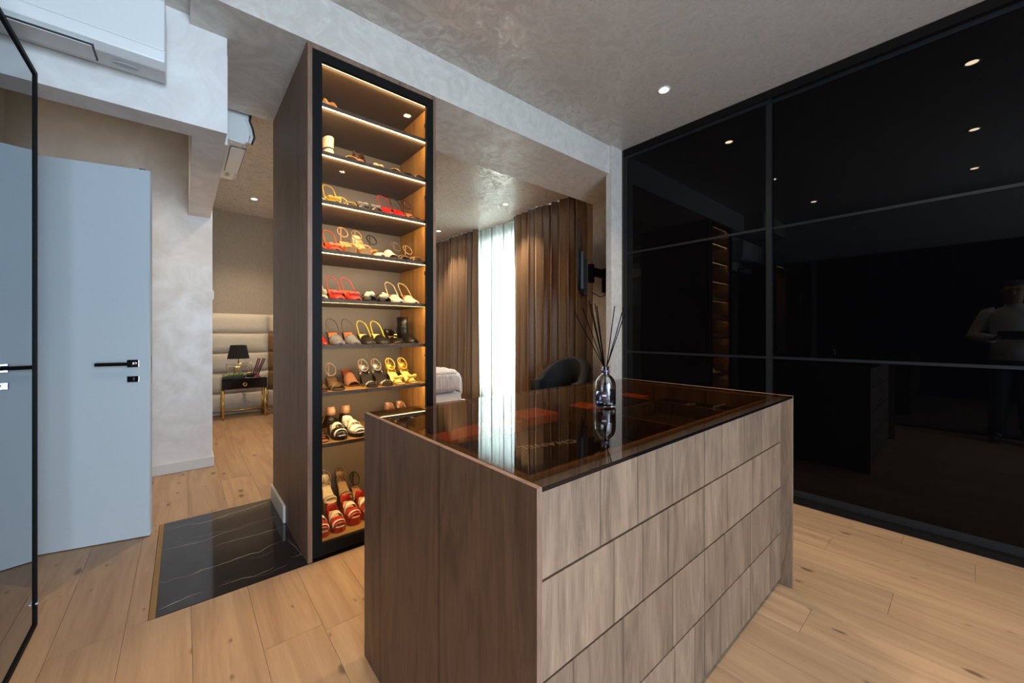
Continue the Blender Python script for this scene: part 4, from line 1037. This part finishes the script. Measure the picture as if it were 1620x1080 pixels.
 (9, .762, 2.400, 4, 'platform_slide', 'platform_sandal', 'red and white platform sandal third along on the bottom shelf', dict(up='b02a1e', dec='ead9ba', ins='d8b888', hh=.03, pf=.04, heel='wedge', sole='b02a1e', L=.20)),
 (9, .850, 2.400, 4, 'platform_slide', 'platform_sandal', 'red and white platform sandal at the island corner', dict(up='b02a1e', dec='ead9ba', ins='d8b888', hh=.03, pf=.04, heel='wedge', sole='b02a1e', L=.20)),
 (9, .600, 2.590, 0, 'sandal', 'heeled_sandal', 'black ankle strap sandal behind the red platform sandals', dict(up='1a1716', strap='1a1716', hh=.07, L=.19, W=.07)),
 (9, .690, 2.590, 0, 'counter_sandal', 'wedge_sandal', 'cream and beige wedge sandal at the back, bottom shelf, left', dict(up='d8c6a0', strap='8a7458', ins='d8c6a0', hh=.06, pf=.08, heel='wedge', sole='7a6448', L=.19, W=.075)),
 (9, .785, 2.590, 0, 'counter_sandal', 'wedge_sandal', 'brown and beige wedge sandal at the back, bottom shelf, right', dict(up='8a6a48', strap='6a5238', ins='a88a62', hh=.06, pf=.08, heel='wedge', sole='6a5238', L=.19, W=.075)),
 (9, .875, 2.595, 0, 'sandal', 'heeled_sandal', 'black sandal with gold buckle at the back of the bottom shelf', dict(up='1a1716', strap='1a1716', hh=.08, L=.185, W=.07, decor='buckle')),
]
CATS = {'pump': 'shoe', 'mule': 'shoe', 'slide': 'slide', 'flat_slide': 'slide', 'ankle_boot': 'boot', 'slingback_shoe': 'shoe'}
for (sh, x, y, rz, kind, name, label, op) in SHOES:
    shoe(label, CATS.get(name, 'sandal'), name, x, y, ZS[sh], rz, kind, group='shoes in the lit cabinet', **op)

# ------------------------------------------------------------------ the person reflected in the wardrobe glass
def skin_mesh(name, nodes, edges, m, parent, root=0, sub=2):
    me = bpy.data.meshes.new(name); me.from_pydata([n[:3] for n in nodes], edges, []); me.update()
    o = bpy.data.objects.new(name, me); COL.objects.link(o); o.parent = parent
    md = o.modifiers.new('skin', 'SKIN'); md.use_smooth_shade = True
    for i, n in enumerate(nodes):
        sv = me.skin_vertices[0].data[i]; rr = n[3] if isinstance(n[3], tuple) else (n[3], n[3]); sv.radius = rr; sv.use_root = (i == root)
    o.modifiers.new('subd', 'SUBSURF').levels = sub; o.modifiers['subd'].render_levels = sub
    me.materials.append(m)
    return o
pr = thing('person', 'person in white shirt and jeans with tablet, mirrored in the wardrobe glass', 'person', (-.24, -.33, .0), None, math.radians(4))
sk = plain('skin_tone', 'b98a6c', 0.5)
N_ = []; E_ = []
def jn(x, y, z, r, p=None):
    N_.append((x, y, z, r))
    if p is not None: E_.append((p, len(N_) - 1))
    return len(N_) - 1
pel = jn(0, 0, .96, .095); sp1 = jn(.0, 0, 1.12, .085, pel); che = jn(.0, 0, 1.32, .095, sp1)
nb = jn(0, 0, 1.44, .06, che); nk = jn(.018, 0, 1.52, .052, nb); h1 = jn(.045, 0, 1.585, (.068, .078), nk); h2 = jn(.045, 0, 1.66, (.078, .092), h1); h3 = jn(.03, 0, 1.725, (.06, .07), h2)
for s in (-1, 1):
    sd = jn(0, s * .175, 1.41, .05, che); el = jn(.02, s * .285, 1.16, .043, sd); wr_ = jn(.215, s * .14, 1.13, .027, el); pm = jn(.27, s * .11, 1.14, (.034, .018), wr_)
    for q, (dy, ln) in enumerate(((-.03, .062), (-.010, .072), (.010, .068), (.028, .052))):
        a = jn(.27 + ln * .55, s * (.105 + dy * .9), 1.150, .0085, pm); jn(.27 + ln * .85, s * (.085 + dy * .7), 1.165, .0075, a)
    a = jn(.255, s * .075, 1.165, .0095, wr_); jn(.285, s * .055, 1.18, .008, a)
    hp = jn(0, s * .085, .88, .07, pel); kn = jn(.025, s * .105, .50, .05, hp); an = jn(-.01, s * .115, .085, .040, kn); jn(.12, s * .13, .038, .033, an)
body = skin_mesh('body', N_, E_, sk, pr)
arms = []
legs = []
for i, n in enumerate(N_):
    pass
par = {b: a for a, b in E_}
def chain(i):
    c = [i]
    while c[-1] in par: c.append(par[c[-1]])
    return c
shoulders = [b for a, b in E_ if a == che and b != nb]; elbows = [b for a, b in E_ if a in shoulders]; wrists = [b for a, b in E_ if a in elbows]
hips = [b for a, b in E_ if a == pel and b != sp1]; knees = [b for a, b in E_ if a in hips]; ankles = [b for a, b in E_ if a in knees]; toes = [b for a, b in E_ if a in ankles]
def ell(cx, cy, cz, rx, ry, n=20): return [(cx + rx * math.cos(2 * PI * q / n), cy + ry * math.sin(2 * PI * q / n), cz) for q in range(n)]
ms_, mj_ = plain('shirt_white', 'd8d4cc', 0.8), plain('jeans_blue', '3a4654', 0.85)
shirt = MB().rings([ell(0, 0, .90, .125, .175), ell(.01, 0, 1.0, .13, .172), ell(.012, 0, 1.12, .128, .168), ell(.01, 0, 1.26, .128, .185), ell(0, 0, 1.36, .118, .20), ell(0, 0, 1.42, .10, .19), ell(0, 0, 1.455, .085, .14), ell(.005, 0, 1.485, .068, .075), ell(.008, 0, 1.51, .062, .066)]).build('shirt', ms_, pr, world=False, smooth=True)
trou = MB().rings([ell(0, 0, .80, .105, .165), ell(0, 0, .90, .115, .166), ell(0, 0, .965, .112, .160)]).build('jeans', mj_, pr, world=False, smooth=True)
MB().rings([ell(0, 0, .885, .1185, .169), ell(0, 0, .925, .1185, .169)]).build('belt', 'matt_black', trou, world=False, smooth=True)
for s_, sd, el, wv, hp, kn, an in zip((-1, 1), shoulders, elbows, wrists, hips, knees, ankles):
    P = [Vector(N_[k][:3]) for k in (sd, el, wv)]
    MB().tube([P[0] - Vector((0, s_ * .05, -.01)), P[0], P[0].lerp(P[1], .5), P[1], P[1].lerp(P[2], .5), P[2]], [.07, .074, .066, .060, .052, .042], 14).build('sleeve', ms_, shirt, world=False, smooth=True)
    Q = [Vector(N_[k][:3]) for k in (hp, kn, an)]
    MB().tube([Q[0] + Vector((0, 0, .02)), Q[0].lerp(Q[1], .4), Q[1], Q[1].lerp(Q[2], .5), Q[2] + Vector((0, 0, .005))], [.098, .088, .070, .064, .060], 16).build('trouser_leg', mj_, trou, world=False, smooth=True)
for a, b in zip(ankles, toes):
    p, q = N_[a], N_[b]
    MB().ball((q[0] - .03, q[1], .05), .05, 12, 2.4, .9, 1.0).build('shoe', 'matt_black', pr, world=False, smooth=True)
MB().ball((.028, 0, 1.705), .088, 16, 1.08, .95, .66).build('hair', plain('hair_grey', '4a4440', 0.7), pr, world=False, smooth=True).location = (-.02, 0, .012)
MB().ball((.138, 0, 1.628), .014, 8, 1.2, .8, 1.4).build('nose', sk, pr, world=False, smooth=True)
MB().ball((.118, 0, 1.592), .016, 8, .5, 1.3, .3).build('mouth', plain('lip_tone', '8a5548', 0.5), pr, world=False, smooth=True)
for s in (-1, 1):
    MB().ball((.117, s * .03, 1.655), .010, 8).build('eye', 'matt_black', pr, world=False, smooth=True)
    MB().ball((.045, s * .088, 1.64), .022, 8, .6, .4, 1.2).build('ear', sk, pr, world=False, smooth=True)
    MB().tube([(.132, s * .032 + .022 * math.cos(q * PI / 6), 1.655 + .017 * math.sin(q * PI / 6)) for q in range(12)], .002, 6, closed=True).build('glasses_rim', 'matt_black', pr, world=False)
tb = thing('tablet', 'dark tablet held by the person mirrored in the wardrobe glass', 'tablet', (.10, -.33, 1.172), None, math.radians(4))
R = Matrix.Rotation(math.radians(-28), 3, 'Y')
MB().obox((0, 0, .0), (.18, .25, .009), R).build('tablet_body', 'matt_black', tb, world=False, bevel=.002)
MB().obox(R @ Vector((0, 0, .0052)), (.165, .235, .0008), R).build('tablet_screen', 'black_lacquer', tb, world=False)
